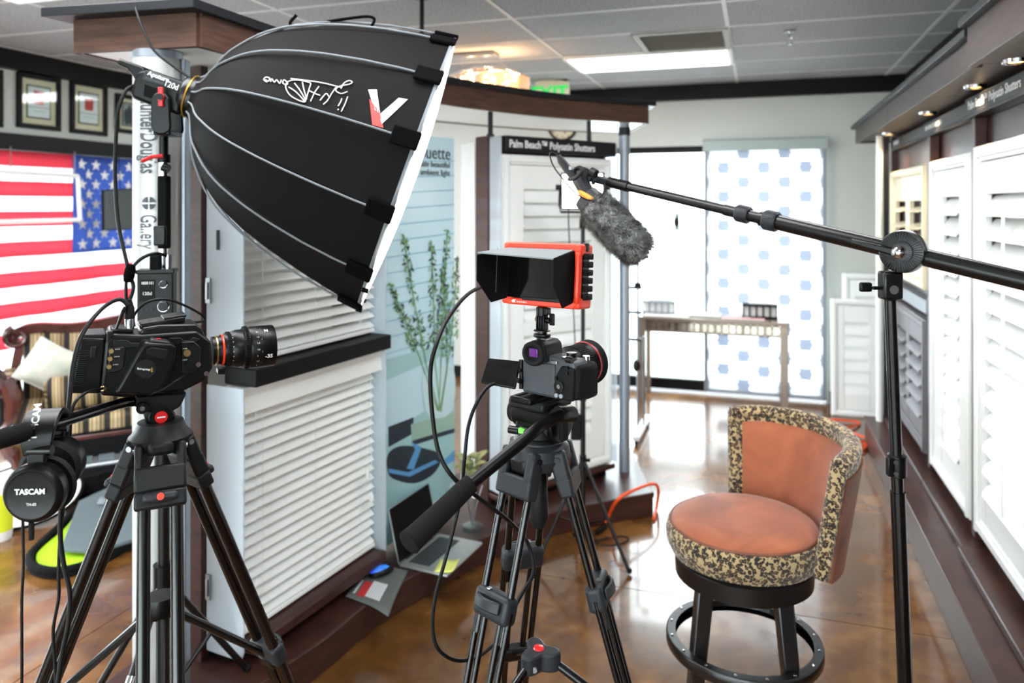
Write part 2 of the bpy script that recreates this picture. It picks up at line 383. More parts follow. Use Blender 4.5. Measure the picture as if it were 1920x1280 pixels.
# walls
b = B(RM)
rbox(b, VL-.15, -1.62, UB, UB+.15, 0, ZC); rbox(b, .58, VR+.15, UB, UB+.15, 0, ZC); rbox(b, -1.62, .58, UB, UB+.15, 2.31, ZC)
wb = struct('wall_back', b, 'wall')
b = B(RM); rbox(b, VR, VR+.15, UF, UB, 0, ZC); struct('wall_right', b, 'wall')
b = B(RM); rbox(b, VL-.15, VL, UF, UB, 2.27, ZC); rbox(b, VL-.15, VL, UF, .4, 0, 2.27); rbox(b, VL-.15, VL, 6.6, UB, 0, 2.27); struct('wall_left', b, 'wall')
b = B(RM); rbox(b, VL, VR, UF-.15, UF, 2.35, ZC); rbox(b, VL, VR, UF-.15, UF, 0, .2); rbox(b, VL, -4.5, UF-.15, UF, .2, 2.35); rbox(b, 1.1, VR, UF-.15, UF, .2, 2.35); struct('wall_front', b, 'wall')
# black crown and base trim
b = B(RM); rbox(b, VL, VR, UB-.07, UB, ZC-.14, ZC); struct('trim_1', b, 'black_trim')
b = B(RM); rbox(b, VL, VL+.07, UF, UB-.07, ZC-.14, ZC); struct('trim_2', b, 'black_trim')
b = B(RM); rbox(b, VR-.07, VR, UF, UB-.07, ZC-.16, ZC); struct('trim_3', b, 'black_trim')
b = B(RM); rbox(b, VL, VL+.09, .3, 6.7, 2.15, 2.27); struct('trim_4', b, 'black_trim', .01)
b = B(RM); rbox(b, .6, VR, UB-.015, UB, 0, .11); struct('baseboard_back', b, 'black_trim')
b = B(RM); rbox(b, VL, -1.64, UB-.015, UB, 0, .11); struct('baseboard_left', b, 'black_trim')
# glazing in the back wall
def glazing(name, axis, c0, c1, z1, fixed, mull, fm, thick=.06):
    fr = B(RM)
    def seg(a0, a1, z0, zz):
        if axis == 'v': rbox(fr, a0, a1, fixed-thick/2, fixed+thick/2, z0, zz)
        else: rbox(fr, fixed-thick/2, fixed+thick/2, a0, a1, z0, zz)
    z0 = .02
    for m_ in mull: seg(m_-.028, m_+.028, z0, z1)
    for k in range(len(mull)-1):
        seg(mull[k]+.028, mull[k+1]-.028, z0, z0+.1); seg(mull[k]+.028, mull[k+1]-.028, z1-.06, z1)
    o = struct(name, fr, fm, .004)
    for k in range(len(mull)-1):
        p = B(RM); a0, a1 = mull[k]+.03, mull[k+1]-.03
        if axis == 'v': rbox(p, a0, a1, fixed-.004, fixed+.004, z0+.1, z1-.06)
        else: rbox(p, fixed-.004, fixed+.004, a0, a1, z0+.1, z1-.06)
        mk('pane', p, 'glass', o, smooth=0)
    return o
glazing('window_1', 'v', -1.62, .58, 2.31, UB+.06, [-1.59, -.45, .55], 'black_trim')
glazing('window_2', 'u', .4, 6.6, 2.15, VL-.06, [.43, 1.9, 3.3, 4.62, 5.8, 6.57], 'silver_post')
glazing('window_3', 'v', -4.5, 1.1, 2.35, UF-.06, [-4.47, -2.8, -1.1, 1.07], 'black_trim')
# ceiling: tiles in a tee grid
b = B(RM); rbox(b, VL-.15, VR+.15, UF-.15, UB+.15, ZC+.02, ZC+.12); ce = struct('ceiling', b, 'vent_grey')
vg = [-.18+1.22*k for k in range(-5, 3)]; ug = [5.53+.61*k for k in range(-14, 4)]
lights = {(-1.40, 5.53), (-3.84, 3.09-.61), (-3.84, 5.53), (-1.40, 1.26), (-.18, -.57), (-.18, 2.48), (-3.84, -.57), (-2.62, 1.26)}  # unseen panels add light; one near the stool was added to brighten the blinds
lightkeys = {(round(a, 2), round(c, 2)) for a, c in lights}
tb = B(RM); tb.box((0, 0, .006), (1.19, .58, .012))
tile0 = None
def clampv(a, lo, hi): return max(lo, min(hi, a))
for v0 in vg:
    for u0 in ug:
        if (round(v0, 2), round(u0, 2)) in lightkeys: continue
        a0, a1 = clampv(v0, VL, VR), clampv(v0+1.22, VL, VR); c0, c1 = clampv(u0, UF, UB), clampv(u0+.61, UF, UB)
        if a1-a0 < .05 or c1-c0 < .05: continue
        if abs(v0+1.40) < .01 and abs(u0-4.92) < .01: a1 = -.79      # half tile beside the return vent
        full = abs(a1-a0-1.22) < .01 and abs(c1-c0-.61) < .01
        x = RW((c0+c1)/2, (a0+a1)/2, ZC)
        if full and tile0: clone(tile0, ce, WM[ce.name].inverted() @ Matrix.Translation(x) @ RM)
        else:
            b = B(); b.box((0, 0, .006), (a1-a0-.022, c1-c0-.022, .012))
            o = mk('ceiling_tile', b, 'tile', ce, .003, 0, local=True); o.matrix_local = WM[ce.name].inverted() @ Matrix.Translation(x) @ RM
            if full: tile0 = o
for v0 in vg:
    if VL < v0 < VR: mk('ceiling_tee', rbox(B(RM), v0-.012, v0+.012, UF, UB, ZC-.004, ZC+.012), 'grid_white', ce, smooth=0)
for u0 in ug:
    if UF < u0 < UB: mk('ceiling_tee', rbox(B(RM), VL, VR, u0-.009, u0+.009, ZC-.0035, ZC+.012), 'grid_white', ce, smooth=0)
LT = {(-1.40, 5.53): 'lit rectangular ceiling light panel above the roller shade window', (-3.84, 2.48): 'lit rectangular ceiling light panel at the top left corner'}
for v0, u0 in sorted(lights):
    lab = LT.get((v0, round(u0, 2)), 'lit rectangular ceiling light panel out of view, adding light to the room')
    r = root('ceiling_light', lab, 'ceiling light', RW(u0+.305, v0+.61, ZC-.02), -AN, 'fluorescent ceiling panels')
    f = B(); 
    for s in (-1, 1): f.box((s*.595, 0, .01), (.03, .61, .03)); f.box((0, s*.29, .01), (1.16, .03, .03))
    mk('frame', f, 'white', r, local=True); mk('diffuser', B().box((0, 0, .016), (1.16, .55, .008)), 'light_panel', r, local=True, smooth=0)
# return air vent
r = root('ceiling_vent', 'grey square return air vent in the ceiling beside the light panel', 'vent', RW(4.92+.305, -.48, ZC-.012), -AN)
f = B()
for s in (-1, 1): f.box((s*.285, 0, .006), (.04, .6, .02)); f.box((0, s*.285, .006), (.53, .04, .02))
mk('frame', f, 'vent_grey', r, local=True)
sl = mk('slat', B(Matrix.Rotation(.6, 4, 'X')).box((0, 0, 0), (.53, .03, .003)), 'vent_grey', r, local=True, smooth=0)
for k in range(13):
    o = sl if k == 0 else clone(sl, r)
    o.location = (0, -.252+k*.042, .01)
# sprinkler head
c = FL(1480, 58, ZC); r = root('fire_sprinkler', 'small chrome fire sprinkler head under the ceiling right of the light', 'sprinkler', c-V((0, 0, .09)))
mk('escutcheon', B().lathe([(.04, .08), (.034, .086), (.01, .09)], n=20), 'chrome', r, local=True)
b = B().cyl((0, 0, .03), (0, 0, .085), .009)
for s in (-1, 1): b.tube([(s*.008, 0, .05), (s*.02, 0, .035), (s*.016, 0, .015), (0, 0, .006)], .0035, 6)
mk('body', b, 'chrome', r, local=True); mk('deflector', B().lathe([(.004, 0), (.022, .001), (.022, .004), (.004, .006)], n=16), 'chrome', r, local=True)
# suspended rod left of the softbox top
c = FL(791, -6, ZC); 
r = root('ceiling_rod', 'thin black rod hanging from the ceiling behind the softbox', 'rod', (c.x, c.y, 2.3))
mk('rod', B().cyl((0, 0, 0), (0, 0, ZC-2.3), .012, n=12), 'black_metal', r, local=True); mk('flange', B().lathe([(.04, ZC-2.312), (.036, ZC-2.3)], n=20), 'black_metal', r, local=True)
# exit sign
c = P(1034, 168, 6.75); M = Matrix.Translation(c) @ Matrix.Rotation(-AN, 4, 'Z')
r = root('exit_sign', 'cream exit sign with green letters hanging near the back wall', 'exit sign', None, M=M @ Matrix.Translation((0, 0, -.14)))
b = B(M).box((0, .03, -.02), (.31, .06, .2)); mk('housing', b, 'exit_face', r, .008)
txt('EXIT', .165, 'exit_green', r, M @ Matrix.Translation((-.02, -.003, -.085)) @ Matrix.Rotation(pi/2, 4, 'X'), bold=.006, align='CENTER')
mk('mount', B(M).box((-.02, .04, .13), (.03, .03, .12)).box((-.05, .05, .105), (.16, .1, .05)), 'exit_face', r, .006)
mk('lamp_head', B(M).cyl((.1, .02, .11), (.15, .0, .1), .035, n=14), 'black_matte', r)
# wall clock behind the curved canopy
c = P(1045, 232, 7.22); M = Matrix.Translation(c) @ Matrix.Rotation(-AN, 4, 'Z'); M = basis(RW(UB-.0, M.inverted().to_translation().x*0 + (c.x*CA-c.y*SA), c.z), (-SA, -CA, 0), (CA, -SA, 0))
r = root('wall_clock', 'round black rimmed wall clock half hidden behind the canopy', 'clock', None, M=M)
ring = B().lathe([(.125, 0), (.15, 0), (.15, .025), (.143, .033), (.128, .03)], n=40, caps=False); mk('rim', ring, 'black_trim', r, local=True)
mk('face', B().lathe([(.0, .004), (.13, .004), (.13, .01), (0, .01)], n=40, caps=False), 'mat_cream', r, local=True)
for a, L_ in ((200, .08), (300, .11)):
    mk('hand', B(Matrix.Rotation(rad(a), 4, 'Z')).box((0, L_/2, .016), (.01, L_, .004)), 'black_trim', r, local=True, smooth=0)
hm0 = mk('hour_mark', B().box((0, .112, .012), (.006, .02, .003)), 'black_trim', r, local=True, smooth=0)
for k in range(1, 12): clone(hm0, r, Matrix.Rotation(k*pi/6, 4, 'Z'))
# door pull arm seen in the bright glass
c = P(1268, 416, 7.1)
r = root('door_bracket', 'small grey pull bracket with bent arm on the bright door glass', 'door hardware', c, -AN)
mk('plate', B().box((0, .06, .0), (.05, .03, .17)), 'steel', r, .01, local=True); mk('knob', B().ball((0, .02, .0), (.028, .03, .05)), 'black_plastic', r, local=True)
mk('arm', B().tube([(.02, .04, -.07), (.08, .03, -.1), (.13, .03, -.15), (.13, .03, -.24)], .012, 8), 'steel', r, local=True)
# patterned roller shade
r = root('roller_shade', 'sheer white roller shade with grey oval pattern on the back window', 'window shade', RW(UB-.07, .05, .06), -AN)
mk('cassette', B().prism([(-.05, 2.19), (.05, 2.19), (.05, 2.3), (-.03, 2.3), (-.05, 2.28)], -.53, .53, Matrix.Rotation(pi/2, 4, 'Y') @ Matrix.Rotation(pi/2, 4, 'Z')), 'cassette', r, local=True, label='grey cassette at the top of the shade')
fo = mk('fabric', B().box((0, 0, 1.1), (.98, .0012, 2.19)), 'shade_fabric', r, local=True, smooth=0)
mk('bottom_bar', B().box((0, 0, .0), (.99, .016, .03)), 'silver_post', r, .004, local=True)
for s in (-1, 1): mk('side_channel', B().box((s*.505, 0, 1.1), (.03, .03, 2.2)), 'grey_rail', r, .003, local=True)
# framed certificates high on the left wall
def frame(u0, u1, z0, z1, lab, art):
    M = basis(RW((u0+u1)/2, VL+.001, (z0+z1)/2), (CA, -SA, 0), (SA, CA, 0)); a, h = (u1-u0)/2, (z1-z0)/2   # local x=u, y=z, z=out of wall
    r = root('picture_frame', lab, 'picture frame', None, M=M, group='framed certificates on the left wall')
    Q = Matrix(((1, 0, 0, 0), (0, 1, 0, 0), (0, 0, 1, 0), (0, 0, 0, 1)))
    f = B(); t = .035
    f.box((0, h-t/2, .015), (2*a, t, .03)).box((0, -h+t/2, .015), (2*a, t, .03)).box((-a+t/2, 0, .015), (t, 2*h-2*t, .03)).box((a-t/2, 0, .015), (t, 2*h-2*t, .03))
    mk('frame', f, 'black_trim', r, .004, local=True)
    mk('mat_board', B().box((0, 0, .006), (2*a-2*t, 2*h-2*t, .006)), 'mat_cream', r, local=True, smooth=0)
    ia, ih = a*.5, h*.56
    mk('inner_border', B().box((0, 0, .0105), (2*ia+.02, 2*ih+.02, .003)), 'black_trim', r, local=True, smooth=0)
    pr = mk('print', B().box((0, 0, .013), (2*ia, 2*ih, .003)), 'print_white' if art else 'print_grey', r, local=True, smooth=0)
    if art:
        mk('emblem', B().prism([(-.045, .05), (.045, .05), (.038, -.05), (-.038, -.05)], .0145, .0158, Matrix.Translation((0, ih*.3, 0))), 'print_red', pr, local=True, smooth=0)
        mk('caption_line', B().box((0, -ih*.35, .0152), (2*ia, .006, .0012)).box((0, -ih*.6, .0152), (ia*1.2, .004, .0012)), 'print_grey', pr, local=True, smooth=0)
    else:
        q = B(); 
        for k in range(7): q.ball((random.uniform(-ia, ia)*.6, random.uniform(-ih, ih)*.6, .0145), (.03, .05, .001), n=10)
        mk('figure', q, 'poster_dark', pr, local=True)
    mk('pane', B().box((0, 0, .022), (2*a-2*t, 2*h-2*t, .002)), 'glass', r, local=True, smooth=0)
frame(3.66, 4.0, 2.31, 2.72, 'black framed certificate cut by the left edge of the picture', 1)
frame(4.11, 4.47, 2.325, 2.73, 'black framed certificate with red emblem, second from the left edge', 1)
frame(4.56, 4.91, 2.325, 2.745, 'black framed certificate with red emblem next to the silver column', 1)
frame(5.0, 5.32, 2.37, 2.70, 'smaller black frame holding a grey photograph partly behind the column', 0)
# ================================================================= RIGHT WALL DISPLAY (long plinth, cabinets, valance)
# units along u: (u0, u1)
PL = .96                                    # face plane of the shutters
units = [(1.15, 3.86, 'near'), (3.86, 4.62, 'mid'), (4.62, 6.05, 'far')]
r = root('display_plinth', 'long low brown wooden plinth along the right wall', 'plinth', RW(3.6, .75), -AN)
b = B(RM); rbox(b, .75, VR, -.6, 6.1, 0, .185); mk('base', b, 'wood_h', r, .004)
for i, (u0, u1) in enumerate(((-.6, 2.56), (2.565, 6.1))): mk('top_board', rbox(B(RM), .742, VR, u0, u1, .185, .205), 'wood_h', r, .004)
US = [(-.6, 2.4), (2.405, 3.8), (3.805, 4.66), (4.665, 6.05)]
for u0, u1 in US:
    mk('sill_board', rbox(B(RM), .84+(.02 if u0 > 3 else 0), VR, u0, u1, .205, .240+(.0 if u0 > 3 else .004)), 'wood_h', r, .006)
# back boards of the cabinets
r = root('shutter_cabinet', 'dark brown cabinet wall holding the white shutters on the right', 'cabinet', RW(3.4, 1.1, .25), -AN)
UC = [(-.6, 3.905, .0), (3.915, 4.845, .005), (4.855, 6.18, .0)]
for u0, u1, dv in UC: mk('back_panel', rbox(B(RM), PL+.02+dv, VR-.005, u0, u1, .25, 2.255), 'wood', r, .003)
for uu in (3.91, 4.85): mk('stile', rbox(B(RM), PL-.03, PL+.02, uu-.03, uu+.03, .25, 2.15), 'wood', r, .004)
mk('end_panel', rbox(B(RM), PL-.02, VR-.005, 6.18, 6.22, .25, 2.255), 'wood', r, .003)
# shutters
def louver_mesh(L, w, t):
    sec = [(w/2*cos(a), t/2*sin(a)) for a in [2*pi*k/10 for k in range(10)]]
    return B().hexa([(-L/2, x, y) for x, y in sec], [(L/2, x, y) for x, y in sec])
def shutter(name, label, M, W, Ht, cols, lh, ang, m, top=.14, bot=.12, stile=.055, frame=.05, mid=None, rod=True, group=None):
    """local: x width, z height, y depth towards +y = into the wall (front is -y)"""
    r = root(name, label, 'shutter', None, M=M, group=group)
    f = B(); t = frame
    f.box((-W/2+t/2, 0, Ht/2), (t, .05, Ht)).box((W/2-t/2, 0, Ht/2), (t, .05, Ht)).box((0, 0, t/2), (W-2*t, .05, t)).box((0, 0, Ht-t/2), (W-2*t, .05, t))
    mk('outer_frame', f, m, r, .006, local=True)
    l0 = B().box((-W/2+t/2, -.03, Ht/2), (t*.5, .012, Ht-.01)).box((W/2-t/2, -.03, Ht/2), (t*.5, .012, Ht-.01)).box((0, -.03, Ht-t/2), (W-t, .012, t*.5)).box((0, -.03, t/2), (W-t, .012, t*.5))
    mk('frame_bead', l0, m, r, .004, local=True)
    pw = (W-2*t-.004)/cols
    for k in range(cols):
        x0 = -W/2+t+.002+pw*k; xc = x0+pw/2; pz0, pz1 = t+.003, Ht-t-.003
        for xs in (x0+stile/2, x0+pw-stile/2): mk('stile', B().box((xs, -.004, (pz0+pz1)/2), (stile-.002, .028, pz1-pz0)), m, r, .003, local=True)
        rails = [(pz0, pz0+bot), (pz1-top, pz1)]+([(mid-.04, mid+.04)] if mid else [])
        for a, c in rails: mk('rail', B().box((xc, -.004, (a+c)/2), (pw-2*stile-.001, .026, c-a)), m, r, .003, local=True)
        zs = [(pz0+bot, (mid-.04) if mid else pz1-top)]+([(mid+.04, pz1-top)] if mid else [])
        lv = mk('louver', louver_mesh(pw-2*stile-.004, lh*1.08, .011), m, r, local=True); first = True
        for a, c in zs:
            n = max(1, int(round((c-a)/lh))); st = (c-a)/n
            for q in range(n):
                o = lv if first else clone(lv, r); first = False
                o.matrix_local = Matrix.Translation((xc, -.004, a+st*(q+.5))) @ Matrix.Rotation(ang, 4, 'X')
            if rod: mk('tilt_rod', B().box((xc, -.05, (a+c)/2), (.014, .01, (c-a)*.92)), m, r, .003, local=True)
    return r
def wallM(uc, z, v=PL-.008):    # local x along +u reversed so that front (-y) faces the room (-v)
    return basis(RW(uc, v, z), (0, 0, 1), (-SA, -CA, 0))
# basis gives x=-u, z=up, y=z cross x
shutter('plantation_shutter', 'large white plantation shutter cut by the right edge of the picture', wallM(2.935, .30), 1.87, 1.715, 2, .1, rad(57), 'shutter', stile=.06, frame=.07, rod=True, group='shutters on the right wall')
shutter('plantation_shutter', 'narrow tall white plantation shutter in the middle of the right wall', wallM(4.37, .30), .82, 1.70, 1, .1, rad(57), 'shutter', stile=.16, frame=.06, rod=True, group='shutters on the right wall')
shutter('plantation_shutter', 'cream double shutter above the grey one at the far right', wallM(5.52, 1.255), 1.16, .74, 2, .09, rad(22), 'cream', top=.16, bot=.16, stile=.07, frame=.05, rod=False, group='shutters on the right wall')
shutter('plantation_shutter', 'dark grey double shutter below the cream one at the far right', wallM(5.52, .30), 1.16, .78, 2, .085, rad(36), 'grey_shutter', top=.1, bot=.1, stile=.05, frame=.06, rod=False, group='shutters on the right wall')
mk('shutter_rail', rbox(B(RM), PL-.035, PL+.02, 4.9, 6.15, 1.12, 1.20), 'grey_rail', bpy.data.objects['shutter_cabinet'], .006, label='grey rail between the cream and grey shutters')
# black sign headers
SG = [(1.2, 3.93, .90, 2.15, 2.235, 'Palm Beach\u2122 Polysatin Shutters', .055), (3.935, 5.0, .93, 2.155, 2.235, None, .05), (5.005, 6.17, .945, 2.16, 2.235, None, .045)]
for i, (u0, u1, v, z0, z1, t, s) in enumerate(SG):
    r = root('sign_header', ['long black sign header with white lettering above the nearest shutter', 'black sign header above the narrow white shutter', 'black sign header above the far cream shutter'][i], 'sign', RW((u0+u1)/2, v+.06, z0), -AN, 'black sign headers on the right wall')
    b = B(RM); rbox(b, v, PL+.015, u0+.005, u1-.005, z0, z1); mk('housing', b, 'cap_black', r, .004)
    b = B(RM); rbox(b, v-.008, v+.005, u0, u1, z0-.006, z0+.01); mk('lip', b, 'black_trim', r, .003)
    Mh_ = basis(RW(u1-.06, v-.001, z0+.03), (-CA, SA, 0), (-SA, -CA, 0))
    if t: txt(t, s, 'white_text', r, Mh_)
    else: marks(r, Mh_, .42 if i == 1 else .2, .03, seed=i)
# valance / canopy
r = root('wall_canopy', 'brown stepped canopy with spotlights along the right wall', 'canopy', RW(3.5, 1.0, 2.255), -AN)
SEG = [(-.6, 3.11, .72, .03), (3.115, 3.99, .742, .0), (3.995, 5.03, .745, .0), (5.035, 6.62, .745, .0)]
for u0, u1, v, dz in SEG:
    sg = mk('fascia_board', rbox(B(RM), v, v+.03, u0, u1, 2.25, 2.365+dz), 'fascia_r', r, .003)
    mk('soffit_board', rbox(B(RM), v+.03, VR-.005, u0, u1, 2.262, 2.28), 'fascia_r', r, .002)
    mk('top_cap', rbox(B(RM), v-.03, VR-.005, u0-.0, u1+.03*(u1 > 6.5), 2.365+dz, 2.395+dz), 'cap_black', r, .003)
mk('fascia_board', rbox(B(RM), .775, VR-.005, 6.59, 6.62, 2.25, 2.36), 'fascia_r', r, .003)
for k, (px, py) in enumerate(((1829, 160), (1740, 210), (1667, 249), (1905, 112))):
    c = FL(px, py, 2.262); s = root('recessed_spotlight', ['warm recessed spotlight under the canopy, nearest whole one', 'warm recessed spotlight under the canopy, second from its far end', 'warm recessed spotlight at the far end of the wall canopy', 'warm recessed spotlight under the canopy near the right edge'][k], 'spotlight', (c.x, c.y, 2.25), 0, 'canopy spotlights')
    mk('trim_ring', B().lathe([(.03, 0), (.043, 0), (.046, .012), (.03, .012)], n=28, caps=False), 'chrome', s, local=True); mk('lens', B().lathe([(.0, .006), (.032, .006), (.032, .011), (0, .011)], n=24, caps=False), 'spot_warm', s, local=True)
    lp = bpy.data.lights.new('spot', 'SPOT'); lp.energy = 9; lp.color = (1, .72, .42); lp.spot_size = rad(110); lp.spot_blend = .7; lp.shadow_soft_size = .03
    lo = bpy.data.objects.new('spot_lamp', lp); C.objects.link(lo); lo.parent = s; lo.location = (0, 0, -.01)
r = root('support_post', 'white metal post at the far end of the right plinth', 'post', RW(5.98, .83, .205), -AN)
mk('post', B().cyl((0, 0, 0), (0, 0, 2.05), .022, n=20), 'white_gloss', r, local=True); mk('edge_strip', B().box((.045, 0, 1.02), (.035, .03, 2.04)), 'cap_black', r, .003, local=True)
# shutters leaning at the back wall
def leaning(px0, py0, px1, py1, d, lab, W, Ht, y):
    M = Matrix.Translation(RW(UB-.19-y, 0, 0)*0 + P(px0, py0, d)) @ Matrix.Rotation(-AN, 4, 'Z') @ Matrix.Rotation(rad(-3), 4, 'X')
    shutter('leaning_shutter', lab, M, W, Ht, 1, .1, rad(72), 'shutter', stile=.05, frame=.05, rod=False, group='shutters leaning on the back wall')
leaning(1607, 781, 0, 0, 6.27, 'white shutter leaning against the back wall, nearer and shorter', .40, .97, 0)
leaning(1625, 772, 0, 0, 6.42, 'taller white shutter leaning behind the shorter one at the back wall', .37, 1.17, 0)
# ================================================================= CURVED DISPLAY STAND (left and centre)
ZP, ZS = .13, 2.247                       # plinth top, canopy underside
can_front = catmull([(-.98, 2.36, 0), (-.735, 2.98, 0), (-.373, 3.64, 0), (-.11, 3.95, 0), (.21, 4.235, 0), (.466, 4.39, 0), (.816, 4.565, 0)], 6)
can_back = catmull([(-1.42, 2.46, 0), (-1.2, 3.15, 0), (-.85, 3.95, 0), (-.49, 4.42, 0), (.1, 4.9, 0), (.79, 5.2, 0)], 7)
pl_front = catmull([(-1.0, 2.22, 0), (-.86, 2.56, 0), (-.70, 2.84, 0), (-.565, 3.13, 0), (-.40, 3.36, 0), (-.17, 3.66, 0), (.22, 4.0, 0), (.80, 4.27, 0)], 6)
pl_back = [p.copy() for p in can_back]
r = root('display_plinth', 'curved low brown plinth carrying the blind and shutter displays', 'plinth', (-.55, 3.3, 0))
loop = pl_front+pl_back[::-1]
b = B().hexa([(p.x, p.y, 0) for p in loop], [(p.x, p.y, ZP) for p in loop]); mk('base', b, 'wood_h', r, .006)
mk('edge_moulding', B().sweep([V((p.x, p.y, ZP-.012)) for p in pl_front], [(-.004, -.012), (.008, -.012), (.008, .01), (.002, .014), (-.004, .014)]), 'wood_h', r)
r = root('display_canopy', 'curved brown canopy with black cap over the shutter display', 'canopy', (-.3, 3.7, ZS))
loop = can_front+can_back[::-1]
mk('soffit', B().hexa([(p.x, p.y, ZS+.004) for p in loop], [(p.x, p.y, ZS+.02) for p in loop]), 'white_gloss', r, smooth=0, label='glossy white underside of the canopy')
sec = [(-.012, 0), (.012, 0), (.012, .105), (-.012, .105)]
mk('front_fascia', B().sweep([V((p.x, p.y, ZS)) for p in can_front], sec), 'fascia', r)
mk('end_fascia', B().sweep([V((-.98, 2.36, ZS)), V((-1.42, 2.46, ZS))], sec), 'fascia', r); mk('end_fascia', B().sweep([V((.816, 4.565, ZS)), V((.79, 5.2, ZS))], sec), 'fascia', r)
mk('back_fascia', B().sweep([V((p.x, p.y, ZS)) for p in can_back], sec), 'fascia', r)
cf = [p+(can_front[min(i+1, len(can_front)-1)]-can_front[max(i-1, 0)]).cross(V((0, 0, 1))).normalized()*.035 for i, p in enumerate(can_front)]
cf[0] += V((-.02, -.06, 0)); cf[-1] += V((.04, .02, 0))
cb = [p+V((-.03, .03, 0)) for p in can_back]; cb[0] = V((-1.5, 2.40, 0)); cb[-1] = V((.86, 5.24, 0)); loop = cf+cb[::-1]
mk('top_cap', B().hexa([(p.x, p.y, ZS+.105) for p in loop], [(p.x, p.y, ZS+.135) for p in loop]), 'cap_black', r, .003, smooth=0)
# columns
cc = V((-1.155, 2.46, 0))
r = root('display_column', 'silver cylindrical column with vertical grey lettering behind the cinema camera', 'column', (cc.x, cc.y, ZP))
mk('shaft', B().lathe([(.074, 0), (.074, 2.1)], n=48), 'column', r, local=True); mk('collar', B().lathe([(.076, 2.095), (.076, ZS-ZP+.002)], n=48), 'silver_post', r, local=True)
mk('edge_channel', B().box((.083, .02, 1.05), (.016, .04, 2.1)), 'silver_post', r, .004, local=True)
view = math.atan2(-cc.y, -cc.x)
def colfn(cx0, zt):
    # text x runs down the column, text y runs to the right as seen
    def fn(x, y):
        a = view+(y+cx0)/.0745; return V((cc.x+.0768*cos(a), cc.y+.0768*sin(a), zt-x))
    return fn
def zc(py): return H-(py-HY)/F*2.39
txt('HunterDouglas', .076, 'grey_text', r, fn=colfn(-.052, zc(178)), bold=.0012, sx=.53)
txt('Gallery', .072, 'grey_text', r, fn=colfn(-.052, zc(402)), sx=.52)
q = B()
f_ = colfn(-.026, zc(381)); 
for k0, k1 in ((10, 80), (100, 170), (190, 260), (280, 350)):
    pts = [f_(.0, .0)*0+f_(.021*cos(rad(a)), .021*sin(rad(a))) for a in range(k0, k1+1, 7)]+[f_(.003*cos(rad((k0+k1)/2)), .003*sin(rad((k0+k1)/2)))]
    q.add(pts, [tuple(range(len(pts)))])
mk('emblem', q, 'grey_text', r, smooth=0)
r = root('display_column', 'slim grey column at the right end of the curved display', 'column', P(1172, 880, 4.62)*1)
c = V((.688, 4.62, ZP)); r.location = c; WM[r.name] = Matrix.Translation(c)
mk('shaft', B().lathe([(.033, 0), (.033, ZS-ZP+.003)], n=28), 'silver_post', r, local=True); mk('collar', B().lathe([(.036, 2.05), (.036, 2.1)], n=28), 'cap_black', r, local=True)
for k, (x, y) in enumerate(((-.115, 4.02), (.455, 4.46))):
    s = root('canopy_post', ['thin dark post under the canopy above the poster gap', 'thin dark post under the canopy above the shutter sign'][k], 'post', (x, y, 2.12))
    mk('rod', B().cyl((0, 0, 0), (0, 0, ZS-2.12+.003), .014, n=12), 'black_metal', s, local=True); mk('foot', B().cyl((0, 0, 0), (0, 0, .012), .022, n=14), 'black_metal', s, local=True)
# ---- panel 1: horizontal blinds in acrylic guards
A1 = V((-.93, 2.61, 0)); d1 = V((.433, .901, 0)).normalized(); W1 = .855
M1 = basis(A1, (0, 0, 1), d1)              # x along panel, y into the stand, z up
r = root('blind_display', 'brown framed display bay holding two white venetian blinds', 'display', None, M=M1 @ Matrix.Translation((W1/2, .15, ZP)))
def l1(b=None): return B(M1)
mk('end_panel', l1().box((-.002, .25, (ZP+ZS)/2), (.03, .14, ZS-ZP)), 'wood', r, .003)
mk('back_panel', l1().box((W1/2, .30, (ZP+ZS)/2), (W1-.03, .02, ZS-ZP)), 'white', r)
mk('end_panel', l1().box((W1-.01, .25, (ZP+ZS)/2), (.03, .14, ZS-ZP)), 'wood', r, .003)
mk('sill', l1().box((W1/2+.01, .07, .195), (W1-.06, .17, .045)), 'wood_h', r, .008)
mk('kick_panel', l1().box((W1/2, .14, .152), (W1-.06, .10, .04)), 'black_trim', r, .003)
mk('divider_bar', l1().box((W1/2+.01, .045, 1.148), (W1-.04, .15, .062)), 'black_trim', r, .004, label='black bar between the upper and lower blinds')
for z0, z1, x in ((.17, 1.115, 0), (1.19, 2.12, 0), (.17, 1.115, W1-.012), (1.19, 2.12, W1-.012)):
    pts = [(0, z0), (.175, z0), (.175, z1), (0, z1)] if x else [(0, z0+.03), (.012, z0), (.175, z0), (.175, z1), (0, z1)]
    b = B(M1); b.hexa([(x, y, z) for y, z in pts], [(x+.008, y, z) for y, z in pts]); mk('acrylic_guard', b, 'acrylic', r, .002, label='clear acrylic side guard')
for z in (.4, 1.45): mk('hinge', l1().box((-.006, .16, z), (.006, .02, .09)).cyl((-.01, .16, z-.03), (-.01, .16, z+.03), .006, n=10), 'steel', r)
mk('door_pull', l1().box((-.004, .115, 1.63), (.004, .012, .07)), 'black_trim', r, smooth=0)
